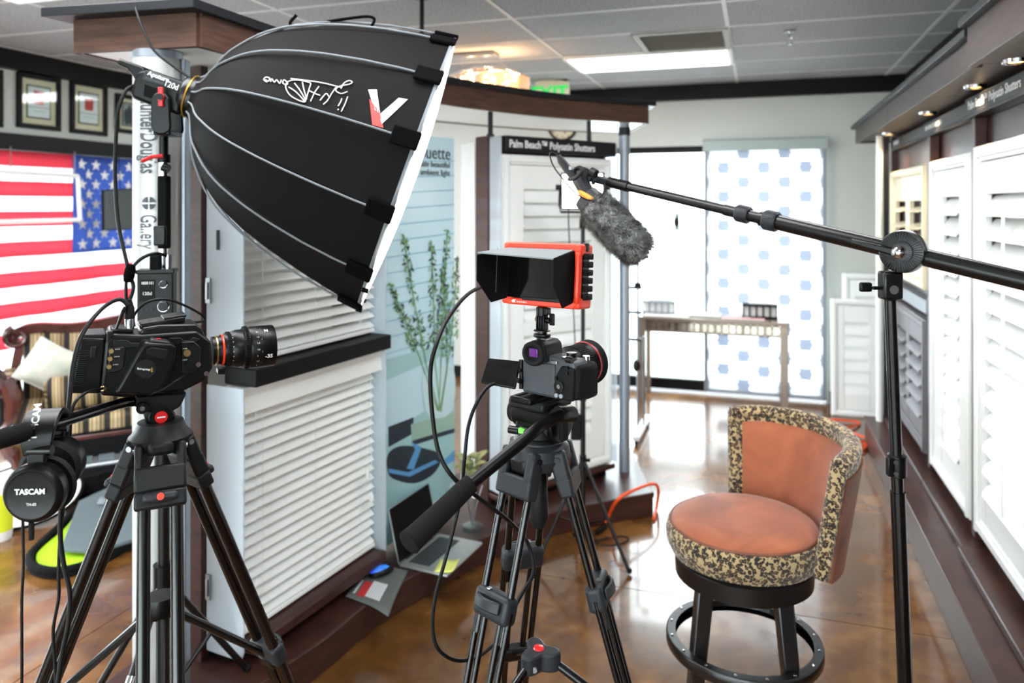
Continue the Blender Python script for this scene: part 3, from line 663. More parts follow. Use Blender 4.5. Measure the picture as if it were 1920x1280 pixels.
def blind(label, z0, z1, tilt, n, m, head):
    g = root('venetian_blind', label, 'blind', None, M=M1 @ Matrix.Translation((W1/2+.004, .075, z0)), group='white venetian blinds')
    L = W1-.05; Hh = z1-z0
    if head:
        mk('headrail', B().prism([(-.055, Hh-.095), (-.04, Hh-.1), (.03, Hh-.1), (.03, Hh), (-.06, Hh), (-.062, Hh-.02), (-.05, Hh-.035)], -L/2-.012, L/2+.012, Matrix(((0, 0, 1, 0), (1, 0, 0, 0), (0, 1, 0, 0), (0, 0, 0, 1)))), 'slat', g, .002, local=True)
    else: mk('headrail', B().box((0, 0, Hh-.03), (L, .06, .06)), 'slat', g, .004, local=True)
    top = Hh-(.12 if head else .08); st = (top-.04)/(n-1)
    wv = [(-.026+.052*k/6, .004*(1-((k-3)/3)**2)) for k in range(7)]
    sec = wv+[(x, z-.003) for x, z in wv[::-1]]
    sl = mk('slat', B().hexa([(-L/2, x, z) for x, z in sec], [(L/2, x, z) for x, z in sec]), m, g, local=True)
    for k in range(n):
        o = sl if k == 0 else clone(sl, g)
        o.matrix_local = Matrix.Translation((0, 0, .04+st*k)) @ Matrix.Rotation(rad(tilt), 4, 'X')
    mk('bottom_rail', B().box((0, 0, .011), (L, .05, .018)), m, g, .004, local=True)
    for x in (-L*.36, 0, L*.36):
        for y in (-.028, .028): mk('ladder_cord', B().cyl((x, y, .015), (x, y, Hh-.06), .0012, n=5), 'slat', g, local=True)
    for x, zz in ((-L/2+.06, .16 if head else .5), (L/2-.09, .42), (L/2-.06, .3)):
        mk('pull_cord', B().cyl((x, -.05, zz*Hh), (x, -.045, Hh-.1), .0014, n=5), 'slat', g, local=True)
        mk('tassel', B(Matrix.Translation((x, -.05, zz*Hh-.035))).lathe([(.004, .04), (.007, .03), (.011, .006), (.009, 0)], n=12), 'white', g, local=True)
blind('white venetian blind with headrail below the black bar', .222, 1.112, 34, 19, 'slat', True)
blind('upper white venetian blind behind the black softbox', 1.185, 2.12, 30, 20, 'slat', False)
# ---- panel 2: poster board
Q2 = V((-.65, 3.442, 0)); d2 = V((.59, .81, 0)).normalized(); W2 = .595
M2 = basis(Q2, (0, 0, 1), d2); Z0, Z1 = .16, 2.10
r = root('poster_board', 'pale blue poster with vase of stems and bowl between the displays', 'poster', None, M=M2 @ Matrix.Translation((W2/2, .01, Z0)))
mk('board', B(M2).box((W2/2, .012, (Z0+Z1)/2), (W2, .02, Z1-Z0)), 'poster', r, smooth=0)
def flat(name, polys, m, y, lab=None):
    b = B(M2)
    for pts in polys:
        pts = [(min(max(x, .0), W2), z) for x, z in pts]
        if name in ('printed_bowl', 'printed_vase'): pts = [(q.x, q.y) for q in catmull([(x, z, 0) for x, z in pts], 5, True)]
        b.hexa([(x, -y, z) for x, z in pts], [(x, -y+.0008, z) for x, z in pts])
    return mk(name, b, m, r, smooth=0, label=lab)
def pp(px, py):         # where a view ray of the photograph meets the poster plane -> (x, z) on the poster
    ray = V(((px-CX)/F, 1, -(py-HY)/F)); n_ = M2.to_3x3() @ V((0, 1, 0)); t = (Q2-V((0, 0, H))*0).dot(n_)/ray.dot(n_)
    p = M2.inverted() @ (V((0, 0, H))+ray*t); return (p.x, p.z)
flat('blind_line', [[(0, z), (W2, z+.03), (W2, z+.036), (0, z+.006)] for z in [1.05+.075*k for k in range(13)]], 'poster_line', .0006)
flat('wall_tone', [[(0, .92), (W2, 1.0), (W2, 1.05), (0, 1.03)]], 'poster_teal', .0005)
flat('table_tone', [[(0, Z0+.002), (W2, Z0+.002), (W2, .78), (0, .66)]], 'poster_teal', .0006)
flat('printed_box', [[pp(728, 800), pp(775, 782), pp(775, 812), pp(728, 838)]], 'poster_dark', .0014)
flat('printed_books', [[pp(770, 795), pp(852, 772), pp(852, 800), pp(772, 828)]], 'poster_green2', .0016)
flat('printed_book_edge', [[pp(772, 826), pp(858, 800), pp(858, 808), pp(776, 834)]], 'poster_dark', .0018)
flat('printed_bowl', [[pp(728, 850), pp(760, 835), pp(822, 848), pp(826, 866), pp(810, 890), pp(780, 905), pp(750, 902), pp(728, 888)]], 'poster_dark', .0016, 'dark bowl printed on the poster')
flat('printed_bowl_rim', [[pp(728, 878), pp(765, 885), pp(815, 862), pp(822, 866), pp(768, 893), pp(728, 886)], [pp(770, 828), pp(790, 838), pp(775, 880), pp(762, 878), pp(778, 842)], [pp(826, 868), pp(864, 838), pp(864, 858), pp(834, 872)]], 'poster_blue', .002)
stems = B(M2); lv = B(M2); fl2 = B(M2)
def strip(b, pts, w0, y):
    for (x0, z0), (x1, z1) in zip(pts, pts[1:]):
        dx, dz = x1-x0, z1-z0; L = math.hypot(dx, dz) or 1; nx, nzz = -dz/L*w0, dx/L*w0
        b.add([(x0-nx, -y, z0-nzz), (x1-nx, -y, z1-nzz), (x1+nx, -y, z1+nzz), (x0+nx, -y, z0+nzz)], [(0, 1, 2, 3)])
rs = random.Random(3)
ST = [[(822, 770), (800, 690), (775, 560), (755, 440)], [(825, 770), (815, 680), (812, 560), (808, 450)], [(822, 770), (826, 680), (832, 560), (838, 430)], [(824, 770), (842, 660), (852, 560), (857, 480)], [(820, 770), (790, 680), (758, 600), (730, 530)], [(826, 772), (838, 690), (835, 600), (828, 500)]]
for st in ST:
    pts = [pp(*q) for q in st]; strip(stems, pts, .004, .0026)
    for k in range(95):
        t = .42+.58*rs.random(); i = min(int(t*3), 2); f = t*3-i; x = st[i][0]+(st[i+1][0]-st[i][0])*f; y = st[i][1]+(st[i+1][1]-st[i][1])*f
        w_ = 14*(1.15-t)+3; x += rs.uniform(-w_, w_); a = rs.uniform(0, pi); x = min(x, 858); x = max(x, 727)
        c_ = pp(x, y); b_ = (lv if rs.random() < .6 else fl2); s_ = rs.uniform(.006, .014)
        b_.add([(c_[0]+s_*cos(a)*1.5, -.0032, c_[1]+s_*sin(a)*1.5), (c_[0]-s_*.5*sin(a), -.0032, c_[1]+s_*.5*cos(a)), (c_[0]-s_*cos(a)*1.5, -.0032, c_[1]-s_*sin(a)*1.5), (c_[0]+s_*.5*sin(a), -.0032, c_[1]-s_*.5*cos(a))], [(0, 1, 2, 3)])
mk('printed_stems', stems, 'poster_green', r, smooth=0); mk('printed_leaves', lv, 'poster_green', r, smooth=0, kind='stuff'); mk('printed_buds', fl2, 'poster_dark', r, smooth=0, kind='stuff')
flat('printed_vase', [[pp(796, 700), pp(848, 690), pp(850, 760), pp(830, 782), pp(806, 780), pp(794, 750)]], 'poster_vase', .0024)
tp = pp(845, 300); txt('Silhouette', .094, 'poster_dark', r, M2 @ Matrix.Translation((W2-.03, -.001, tp[1])) @ Matrix.Rotation(pi/2, 4, 'X'), align='RIGHT', sx=.95)
for t_, py in (('Create beautiful', 315), ('ambient light', 330)):
    z = pp(845, py)[1]; txt(t_, .043, 'poster_dark', r, M2 @ Matrix.Translation((W2-.035, -.001, z)) @ Matrix.Rotation(pi/2, 4, 'X'), align='RIGHT')
txt('HunterDouglas', .045, 'print_white', r, M2 @ Matrix.Translation((W2-.12, -.004, pp(850, 926)[1]-.012)) @ Matrix.Rotation(pi/2, 4, 'X'), align='RIGHT')
x_, z_ = pp(847, 912); q = B(M2)
for k0, k1 in ((10, 80), (100, 170), (190, 260), (280, 350)):
    pts = [(x_+.026*cos(rad(a)), -.004, z_+.026*sin(rad(a))) for a in range(k0, k1+1, 10)]+[(x_+.004*cos(rad((k0+k1)/2)), -.004, z_+.004*sin(rad((k0+k1)/2)))]
    q.add(pts, [tuple(range(len(pts)))])
mk('emblem', q, 'print_white', r, smooth=0)
# ---- panel 3: polysatin shutter bay
E3 = V((-.055, 4.0, 0)); d3 = V((.80, .60, 0)).normalized(); W3 = .85; M3 = basis(E3, (0, 0, 1), d3)
r = root('shutter_display', 'brown and white display bay framing the tall white shutter', 'display', None, M=M3 @ Matrix.Translation((W3/2, .15, ZP)))
mk('back_panel', B(M3).box((W3/2, .17, (ZP+2.13)/2), (W3, .02, 2.13-ZP)), 'wood', r)
mk('end_panel', B(M3).box((.0, .165, (ZP+2.13)/2), (.03, .12, 2.13-ZP)), 'wood', r, .003); mk('end_panel', B(M3).box((W3, .165, (ZP+2.13)/2), (.03, .12, 2.13-ZP)), 'wood', r, .003)
mk('white_end_panel', B(M3).box((.0, .30, (ZP+2.1)/2), (.034, .14, 2.1-ZP)), 'white', r, .003)
mk('kick_panel', B(M3).box((W3/2, .12, .155), (W3-.04, .10, .05)), 'black_trim', r)
mk('base_rail', B(M3).box((W3/2, .085, .19), (W3+.02, .13, .03)), 'wood_h', r, .006)
for x in (-.004, W3+.004): mk('acrylic_guard', B(M3).box((x, .05, 1.17), (.008, .1, 1.9)), 'acrylic', r, .002)
r = shutter('plantation_shutter', 'tall white shutter under the black lettered sign in the middle', M3 @ Matrix.Translation((W3/2+.012, .06, .21)), W3-.03, 1.82, 1, .076, rad(66), 'shutter', top=.13, bot=.15, stile=.1, frame=.055, mid=.86, rod=False)
r = root('sign_header', 'black sign with white lettering over the middle shutter', 'sign', None, M=M3 @ Matrix.Translation((W3/2, .05, 2.035)))
mk('housing', B(M3).box((W3/2+.012, .05, 2.085), (W3-.03, .1, .085)), 'cap_black', r, .004)
txt('Palm Beach\u2122 Polysatin Shutters', .058, 'white_text', r, M3 @ Matrix.Translation((.05, -.0008, 2.065)) @ Matrix.Rotation(pi/2, 4, 'X'), bold=.0008, sx=.82)
# ================================================================= THINGS LEFT ON THE CURVED PLINTH
hx = V((.405, .914, 0)).normalized(); ML = basis(V((-.322, 3.495, ZP)), (0, 0, 1), hx)      # x along hinge, y = z cross x -> away from user
r = root('laptop', 'open silver laptop with black screen and yellow note on the plinth', 'laptop', None, M=ML)
# local: hinge along x at y=+.12, front edge at y=-.12
mk('base', B(ML).box((0, 0, .008), (.355, .245, .014)), 'laptop', r, .006)
mk('keyboard_bed', B(ML).box((0, .04, .0153), (.285, .11, .001)), 'keygap', r, smooth=0)
kb = mk('key', B(ML).box((-.1325, .085, .0167), (.0165, .015, .002)), 'keys', r, .001, smooth=0); k0 = kb
for i in range(15):
    for j in range(6):
        if i == 0 and j == 0: continue
        o = clone(k0, r); o.location = (ML.to_3x3() @ V((0, 0, 0))) + V((0, 0, 0)); o.matrix_local = Matrix.Translation((i*.0189, -j*.0178, 0))
mk('trackpad', B(ML).box((0, -.065, .0155), (.13, .08, .001)), 'laptop', r, smooth=0)
Ms = ML @ Matrix.Translation((0, .122, .014)) @ Matrix.Rotation(rad(-13), 4, 'X')
mk('lid', B(Ms).box((0, .004, .122), (.355, .006, .244)), 'laptop', r, .004); mk('display', B(Ms).box((0, .0002, .124), (.349, .002, .236)), 'screen_matte', r, smooth=0)
mk('hinge', B(ML).cyl((-.12, .121, .014), (.12, .121, .014), .005, n=10), 'black_plastic', r)
nt = tag(mk('sticky_note', B(ML @ Matrix.Translation((-.11, -.085, .0165)) @ Matrix.Rotation(.25, 4, 'Z')).grid(lambda a, c: ((a-.5)*.12, (c-.5)*.09, .0008+.012*max(0, .35-c)**2*8), 4, 6), 'note', None, solid=.0006), 'pale yellow sticky note on the corner of the laptop', 'note')
r_ = B(); pc = [P(692, 1056, 3.36), P(765, 1071, 3.30), P(727, 1154, 2.985), P(646, 1120, 3.10)]
zz = ZP+.002
def padf(a, c):
    p0, p1, p2, p3 = [V((*(FL(x, y, ZP).xy), 0)) for x, y in ((692, 1058), (765, 1072), (728, 1150), (648, 1120))]
    p = (p0*(1-a)+p1*a)*(1-c)+(p3*(1-a)+p2*a)*c; dr = max(0, a+c-1.45); return V((p.x, p.y, zz+.004-.06*dr*dr))
r = root('mouse_pad', 'grey mouse pad drooping over the plinth edge under a mouse', 'mouse pad', (padf(.4, .4).x, padf(.4, .4).y, zz))
mk('pad', B().grid(padf, 10, 10), 'pad', r, solid=.003)
def padp(a0, a1, c0, c1, m, nm): mk(nm, B().grid(lambda a, c: padf(a0+(a1-a0)*a, c0+(c1-c0)*c)+V((0, 0, .0022)), 4, 4), m, r, smooth=0)
padp(.38, .72, .45, .86, 'print_white', 'printed_table'); padp(.2, .38, .5, .9, 'print_red', 'printed_title'); padp(.1, .15, .5, .88, 'print_white', 'printed_heading')
pr_ = B()
for k in range(1, 6): pr_.grid(lambda a, c, k=k: padf(.38+.34*(k/6)+.008*a, .45+.41*c)+V((0, 0, .0026)), 1, 4)
mk('table_rules', pr_, 'print_grey', r, smooth=0)
c = padf(.46, .26); mm = basis(V((c.x, c.y, c.z+.003)), (0, 0, 1), (.75, .66, 0))
r = root('computer_mouse', 'black computer mouse with glowing blue shell on the pad', 'mouse', None, M=mm)
mk('body', B(mm).ball((0, 0, .012), (.06, .032, .012), n=20).ball((0, 0, .016), (.058, .031, .016), n=20), 'black_plastic', r); mk('shell', B(mm).ball((-.004, .004, .021), (.05, .026, .0165), n=20), 'mouse_blue', r, label='iridescent blue top shell'); mk('wheel', B(mm).cyl((.035, -.003, .03), (.035, .003, .03), .007, n=14), 'rubber', r)
# small leafy ornament on a glass disc
c = FL(886, 992, ZP); r = root('leaf_ornament', 'pale green leaf ornament on a clear round base beside the poster', 'ornament', (c.x, c.y, ZP))
mk('base', B().lathe([(0, 0), (.05, 0), (.052, .01), (.05, .022), (0, .022)], n=28, caps=False), 'vase_glass', r, local=True)
mk('stem', B().tube(catmull([(0, 0, .02), (-.02, .0, .12), (-.03, 0, .24), (-.02, 0, .32)]), .004, 6).tube(catmull([(0, 0, .02), (.02, .0, .12), (.05, 0, .22)]), .0035, 6), 'steel', r, local=True)
lf = B().grid(lambda a, c_: ((a)*.085, (c_-.5)*2*.034*sin(pi*min(1, a*.97+.03))**.8, .02*sin(pi*a)-.012*abs(c_-.5)*2), 8, 4); l0 = mk('leaf', lf, 'leaf', r, local=True, solid=.002)
for k in range(11):
    o = l0 if k == 0 else clone(l0, r)
    o.matrix_local = Matrix.Translation((-.02+.015*(k % 3), .0, .24+.012*k)) @ Matrix.Rotation(k*2.4, 4, 'Z') @ Matrix.Rotation(-.2-.25*(k % 3), 4, 'Y')
# ================================================================= LEFT CORNER: flag, sofa, bags
VF = VL+.12
Mf = basis(RW(0, VF, 0), (CA, -SA, 0), (SA, CA, 0))     # x=u, y=z, z out of wall
U0, U1, ZT = 2.95, 5.43, 2.145; SH = .1085
r = root('hanging_flag', 'large striped flag with white stars hanging in the left window', 'flag', None, M=Mf @ Matrix.Translation(((U0+U1)/2, ZT-13*SH, 0)))
def wave(x, y): return .018*sin(x*7.5+.4*sin(y*3))+.008*sin(x*19+y*2)
def strip_(z1, z0, a, c): return B(Mf).grid(lambda s, t: (a+(c-a)*s, z1+(z0-z1)*t, wave(a+(c-a)*s, z1+(z0-z1)*t)), 40, 2)
UC = 4.47
for k in range(13):
    mk('stripe', strip_(ZT-k*SH, ZT-(k+1)*SH, U0, UC if k < 7 else U1), 'flag_white' if k % 2 else 'flag_red', r, solid=.0015)
mk('canton', B(Mf).grid(lambda s, t: (UC+(U1-UC)*s, ZT-7*SH*t, wave(UC+(U1-UC)*s, ZT-7*SH*t)), 30, 14), 'flag_blue', r, solid=.0015)
pts = []
for k in range(10): a = pi/2+k*pi/5; q = .05 if k % 2 == 0 else .02; pts.append((q*cos(a), q*sin(a), 0))
star0 = None
for i in range(9):
    for j in range(6 if i % 2 == 0 else 5):
        x = UC+.085+j*.16+(.08 if i % 2 else 0); y = ZT-.07-i*.078
        if star0 is None: star0 = mk('star', B().add(pts, [tuple(range(10))]), 'paper', r, smooth=0, local=True); o = star0
        else: o = clone(star0, r)
        o.matrix_local = Matrix.Translation((x-(U0+U1)/2, y-(ZT-13*SH), wave(x, y)+.006))
# white metal display frame and dark screen in front of the flag
def lw(px, py, dv=.22):       # point on a plane parallel to the left wall
    X = (px-CX)/F; v = VL+dv; d = v/(X*CA-SA); return P(px, py, d)
r = root('metal_frame', 'thin white metal frame hanging in front of the striped flag', 'frame', lw(70, 415))
b = B(); a0, a1, a2, a3 = lw(-80, 318), lw(146, 330), lw(150, 412), lw(-80, 418)
for p, q in ((a0, a1), (a1, a2), (a2, a3)):
    mk('bar', B().tube([p, q], .016, 8), 'white_gloss', r)
mk('hanger', B().cyl(lw(140, 328), lw(140, 284), .004, n=6).cyl(lw(20, 320), lw(20, 275), .004, n=6), 'steel', r)
p = [lw(193, 356, .3), lw(256, 352, .3), lw(256, 430, .3), lw(194, 432, .3)]; nv = V((CA, -SA, 0))*.02
r = root('dark_screen', 'dark grey flat screen hanging before the flag beside the column', 'screen', (p[0]+p[2])/2)
mk('case', B().hexa([q-nv for q in p], p), 'black_plastic', r, .004); cpt = (p[0]+p[1]+p[2]+p[3])/4
mk('panel', B().hexa([cpt+(q-cpt)*.93+nv*.01 for q in p], [cpt+(q-cpt)*.93+nv*.06 for q in p]), 'screen_grey', r, smooth=0)
mk('cable', B().cyl(p[0]*.5+p[1]*.5, lw(222, 285, .3), .004, n=6), 'cable', r)
# lettering on the window seen from behind
tM = basis(lw(-92, 388, .06), (-CA, SA, 0), (-SA, -CA, 0))
g = bpy.data.objects['window_2']; txt('HunterDouglas', .12, 'print_grey', g, basis(RW(4.66, VL-.03, 1.74), (-CA, SA, 0), (-SA, -CA, 0)))
# sofa, turned towards the viewer
so = V((-3.42, 5.2, 0)); fx = V((.87, .49, 0)).normalized(); MS = basis(so, (0, 0, 1), fx)    # x along the sofa, y towards its back
LS = 1.75
r = root('carved_sofa', 'carved mahogany sofa with black and tan striped upholstery below the flag', 'sofa', None, M=MS @ Matrix.Translation((LS/2, -.45, 0)))
def S(): return B(MS)
def by(x): return .0
# back rail with scroll
rail = catmull([(-.02, .0, .80), (.0, 0, .87), (.12, 0, .90), (.4, .0, .885), (.87, 0, .95), (1.34, 0, .885), (1.62, 0, .9), (1.74, 0, .87), (1.76, 0, .80)], 8)
mk('back_rail', S().sweep(rail, [(-.035, -.045), (.03, -.05), (.045, 0), (.03, .04), (-.035, .045)], up=(0, -1, 0)), 'mahogany', r)
for x, s in ((.03, 1), (LS-.03, -1)):
    sp = [(x+s*(.075*(1-t*.8))*cos(pi*.6+t*4*pi*.75)-s*.02, -.045, .85+(.075*(1-t*.8))*sin(pi*.6+t*4*pi*.75)) for t in [k/36 for k in range(37)]]
    mk('scroll', S().tube(sp, [.022*(1-.5*k/36) for k in range(37)], 8), 'mahogany', r)
    mk('back_post', S().sweep(catmull([(x, 0, .8), (x-s*.03, -.01, .6), (x, 0, .35), (x, .03, .02)]), [(-.03, -.03), (.03, -.03), (.03, .03), (-.03, .03)], up=(0, 1, 0)), 'mahogany', r, .006)
mk('backrest', S().grid(lambda a, c: (.05+(LS-.1)*a, -.02-.06*sin(pi*a)**.3*sin(pi*min(1, c+.08)), .36+c*(.5+.05*sin(pi*a))), 24, 10), 'stripe_x', r, solid=.03)
mk('seat', S().box((LS/2, -.42, .37), (LS-.06, .72, .13)), 'stripe_x', r, .04, seg=4)
ap = catmull([(.02, 0, .27), (.3, 0, .25), (LS/2, 0, .2), (LS-.3, 0, .25), (LS-.02, 0, .27)], 8)
b = S(); n_ = len(ap)
b.hexa([(p.x, -.80, p.z-.05) for p in ap]+[(p.x, -.80, .32) for p in ap[::-1]], [(p.x, -.74, p.z-.05) for p in ap]+[(p.x, -.74, .32) for p in ap[::-1]])
mk('apron', b, 'mahogany', r, .006)
for x, s in ((.0, 1), (LS, -1)):
    arm = catmull([(x-s*.03, .0, .66), (x-s*.05, -.3, .63), (x-s*.06, -.6, .67), (x-s*.07, -.78, .70)], 6)
    mk('arm_pad', S().sweep([p-V((0, 0, .06)) for p in arm], [(-.04, -.05), (.04, -.05), (.055, 0), (.03, .045), (-.03, .045), (-.055, 0)]), 'stripe_y', r)
    sc = [(x-s*.06+s*(.10*(1-t*.82))*cos(-pi*.1+t*3.6*pi)-s*.05, -.82, .70+(.10*(1-t*.82))*sin(-pi*.1+t*3.6*pi)) for t in [k/40 for k in range(41)]]
    mk('arm_scroll', S().tube(sc, [.034*(1-.55*k/40) for k in range(41)], 8), 'mahogany', r)
    fr_ = catmull([(x-s*.0, -.82, .72), (x+s*.04, -.82, .60), (x+s*.03, -.82, .48), (x-s*.015, -.82, .38), (x+s*.03, -.82, .26)], 6)
    mk('arm_front', S().tube(fr_, [.035+.012*sin(k*.3) for k in range(len(fr_))], 8), 'mahogany', r)
    mk('side_panel', S().box((x-s*.03, -.42, .45), (.05, .76, .3)), 'stripe_y', r, .015)
    mk('front_leg', S().tube(catmull([(x+s*.03, -.80, .28), (x+s*.06, -.82, .18), (x+s*.02, -.80, .08), (x+s*.05, -.83, .02)]), [.04, .045, .045, .04, .035, .03, .028, .026, .024, .022, .02, .02, .022, .024, .026, .028, .03, .03, .03, .03, .03, .03, .03, .03, .025], 8), 'mahogany', r)
MB = MS @ Matrix.Translation((.21, -.56, .545)) @ Matrix.Rotation(rad(88), 4, 'Y')
r = root('bolster_cushion', 'round striped bolster cushion with pleated button end on the sofa', 'cushion', None, M=MB)
stripes('stripe_z', 2, 11)
mk('roll', B().lathe([(.09, .0), (.106, .015), (.108, .03), (.108, .62), (.1, .65)], n=28), 'stripe_z', r, local=True)
plt = mk('pleat', B().ball((.052, 0, -.004), (.042, .012, .014), n=10), 'mat_cream', r, local=True)
mat('tan_silk', (176, 150, 108), .45, col2=(60, 48, 36), scale=26)
plt.data.materials[0] = MT['tan_silk']
for k in range(1, 14): clone(plt, r, Matrix.Rotation(k*2*pi/14, 4, 'Z'))
mk('button', B().ball((0, 0, -.012), (.018, .018, .01), n=12), 'tan_silk', r, local=True)
MC = MS @ Matrix.Translation((.20, -.22, .665)) @ Matrix.Rotation(rad(-18), 4, 'X') @ Matrix.Rotation(rad(33), 4, 'Y')
r = root('throw_cushion', 'white floral cushion standing on its corner in the sofa', 'cushion', None, M=MC)
def cus(sg): return lambda a, c: ((a-.5)*.30*(1-.06*sin(pi*c)), sg*.065*(sin(pi*a)*sin(pi*c))**.55, (c-.5)*.30*(1-.06*sin(pi*a)))
mk('cover', B().grid(cus(1), 14, 14).grid(cus(-1), 14, 14), 'floral', r, local=True, smooth=80)
mk('piping', B().tube([(cus(1)(a, c)) for a, c in [(k/12, 0) for k in range(12)]+[(1, k/12) for k in range(12)]+[(1-k/12, 1) for k in range(12)]+[(0, 1-k/12) for k in range(12)]], .004, 6, closed=True), 'paper', r, local=True)
# open camera bag with lime lining on the floor
def fpoly(pts, z): return [FL(x, y, z) for x, y in pts]
out = [(50, 1062), (62, 1080), (110, 1086), (180, 1066), (260, 1022), (330, 985), (330, 940), (262, 922), (215, 922), (160, 950), (105, 1000), (62, 1042)]
cx_, cy_ = 180, 985
r = root('camera_bag', 'open black bag with lime green lining and grey flap on the floor', 'bag', FL(150, 1020))
o3 = catmull([FL(x, y, 0) for x, y in out], 4, True)
b = B(); ctr = sum(o3, V())/len(o3)
b.hexa([p for p in o3], [p+V((0, 0, .02)) for p in o3]); mk('shell', b, 'black_fabric', r, .006)
mk('rim', B().tube([p+V((0, 0, .035))+(ctr-p).normalized()*.014 for p in o3], .02, 8, closed=True), 'black_fabric', r)
inn = [p+(ctr-p).normalized()*.05+V((0, 0, .022)) for p in o3]; mk('lining', B().hexa(inn, [p+V((0, 0, .01)) for p in inn]), 'lime', r, smooth=0, label='bright lime green lining')
fp = [FL(x, y, .05) for x, y in ((112, 1036), (180, 1040), (250, 1018), (300, 985), (300, 925), (205, 918), (148, 945))]
mk('flap', B().hexa(fp, [p+V((0, 0, .022)) for p in fp]), 'grey_fabric', r, .008, label='grey fabric divider flap')
mk('strap', B().sweep(catmull([FL(188, 945, .09), FL(196, 930, .11), FL(208, 918, .06)]), [(-.02, -.002), (.02, -.002), (.02, .002), (-.02, .002)]), 'silver_post', r)
# second bag, standing open behind it
c = FL(222, 925); r = root('equipment_case', 'black soft case with open lid standing behind the lime lined bag', 'case', (c.x, c.y, 0), rad(29))
mk('body', B().box((0, .1, .09), (.56, .2, .18)), 'black_fabric', r, .03, local=True)
mk('pocket', B().box((-.05, -.012, .09), (.3, .03, .12)), 'black_fabric', r, .012, local=True)
mk('tray', B().box((0, .1, .185), (.5, .16, .02)), 'silver', r, .006, local=True)
tr = B()
for i in range(4): tr.box((-.18+.12*i, .1, .2), (.09, .12, .02))
mk('padding', tr, 'grey_fabric', r, .006, local=True)
mk('lid', B(Matrix.Translation((0, .2, .18)) @ Matrix.Rotation(rad(62), 4, 'X')).box((0, .1, .012), (.56, .2, .03)), 'black_fabric', r, .012, local=True)
mk('handle', B().tube(catmull([(-.1, -.03, .14), (-.09, -.06, .16), (.05, -.06, .16), (.06, -.03, .14)]), .01, 8), 'black_fabric', r, local=True)
# padded lid of an open grey-white soft case, built as a tilted disc
c = FL(60, 960); r = root('soft_case_lid', 'pale round padded soft case lid with black rim lying tilted behind the headphones', 'case_lid', (c.x, c.y, 0))
Mr = basis(V((c.x-.05, c.y+.0, .10)), (.12, -.27, .95), (1, .3, 0))
mk('disc', B(Mr).lathe([(0, -.002), (.29, -.002), (.29, .002), (0, .002)], n=48, caps=False), 'paper', r); mk('rim', B(Mr).tube([(.295*cos(2*pi*k/48), .295*sin(2*pi*k/48), 0) for k in range(48)], .009, 8, closed=True), 'black_fabric', r)
mk('foot', B().tube([Mr @ V((-.12, -.27, 0)), V((c.x-.14, c.y-.26, .009)), V((c.x+.06, c.y-.26, .009)), Mr @ V((.12, -.27, 0))], .009, 6), 'black_metal', r)
# yellow paper cup
c = FL(-2, 1010); r = root('drinking_cup', 'white and yellow paper cup at the left edge behind the headphones', 'cup', (c.x, c.y, 0))
mk('cup', B().lathe([(.055, 0), (.06, .02), (.075, .26), (.078, .30), (.072, .3), (.056, .02), (0, .015)], n=28), 'paper', r, local=True)
mk('band', B().lathe([(.0605, .05), (.0755, .25), (.0765, .25), (.062, .05)], n=28, caps=False), 'yellow', r, local=True); mk('lid', B().lathe([(.08, .295), (.08, .31), (.07, .325), (0, .325)], n=28), 'white', r, local=True)
# ================================================================= SOFTBOX LAMP ON ITS STAND
NS = 14; nax = V((.937, .130, -.335)).normalized(); RC = P(763, 325, 2.37); DL = .668; O7 = RC-nax*DL
MD = basis(O7, nax, (.3363, 0, .9417))       # z = axis to the front, x = up the rim, y = towards the viewer
PF = [(0, .07), (.02, .085), (.035, .125), (.06, .175), (.10, .225), (.145, .272), (.2, .312), (.28, .352), (.36, .382), (.465, .412), (.57, .434), (.668, .448)]
def Rs(s):
    for (a, p), (c, q) in zip(PF, PF[1:]):
        if s <= c: return p+(q-p)*(s-a)/(c-a)
    return PF[-1][1]
TH0 = rad(1.5); ST_ = 2*pi/NS
def domept(s, th, off=0.):
    k = math.floor((th-TH0)/ST_); tc_ = TH0+(k+.5)*ST_; R = (Rs(s)-.012*sin(pi*min(1, s/DL)))*cos(ST_/2)/cos(th-tc_)+off
    return MD @ V((R*cos(th), R*sin(th), s))
r = root('softbox', 'big black dome softbox with white piping, glowing front pointing down right', 'softbox', None, M=MD)
for k in range(NS):
    a0 = TH0+k*ST_
    mk('fabric_panel', B().grid(lambda u_, w_, a0=a0: domept(DL*(u_**1.25), a0+1e-4+(ST_-2e-4)*w_), 22, 4), 'dome_black', r, smooth=60)
    pts = [MD @ V(((Rs(s)+.001)*cos(a0), (Rs(s)+.001)*sin(a0), s)) for s in [DL*.94*(q/24)**1.25 for q in range(25)]]
    mk('piping', B().tube(pts, .0030, 6), 'piping', r)
    Mt = basis(domept(DL-.028, a0+1e-3, .004), MD.to_3x3() @ V((cos(a0), sin(a0), -.15)), MD.to_3x3() @ V((0, 0, 1)))
    mk('velcro_tab', B(Mt).box((0, 0, 0), (.075, .05, .012)), 'velcro', r, .004)
rim = [MD @ V((.446*cos(TH0+q*ST_), .446*sin(TH0+q*ST_), DL)) for q in range(NS)]
mk('rim', B().tube(rim, .006, 6, closed=True), 'piping', r)
mk('front_diffuser', B(MD).grid(lambda a, c: (.444*c*cos(2*pi*a), .444*c*sin(2*pi*a), DL+.004+.028*(1-c*c)), 42, 6, closeu=True), 'softbox_face', r, label='glowing white front diffuser')
for q in range(4, 9):
    th = TH0+(q+.5)*ST_; mk('hook', B(MD).box((.446*cos(-th), .446*sin(-th), DL+.004), (.012, .012, .018)), 'velcro', r)
mk('tie_strap', B().tube(catmull([domept(.42, .15, .0), domept(.40, .1, .035), P(553, 48, 2.33), P(556, 28, 2.33)]), .005, 6), 'velcro', r)
ID = MD.inverted()
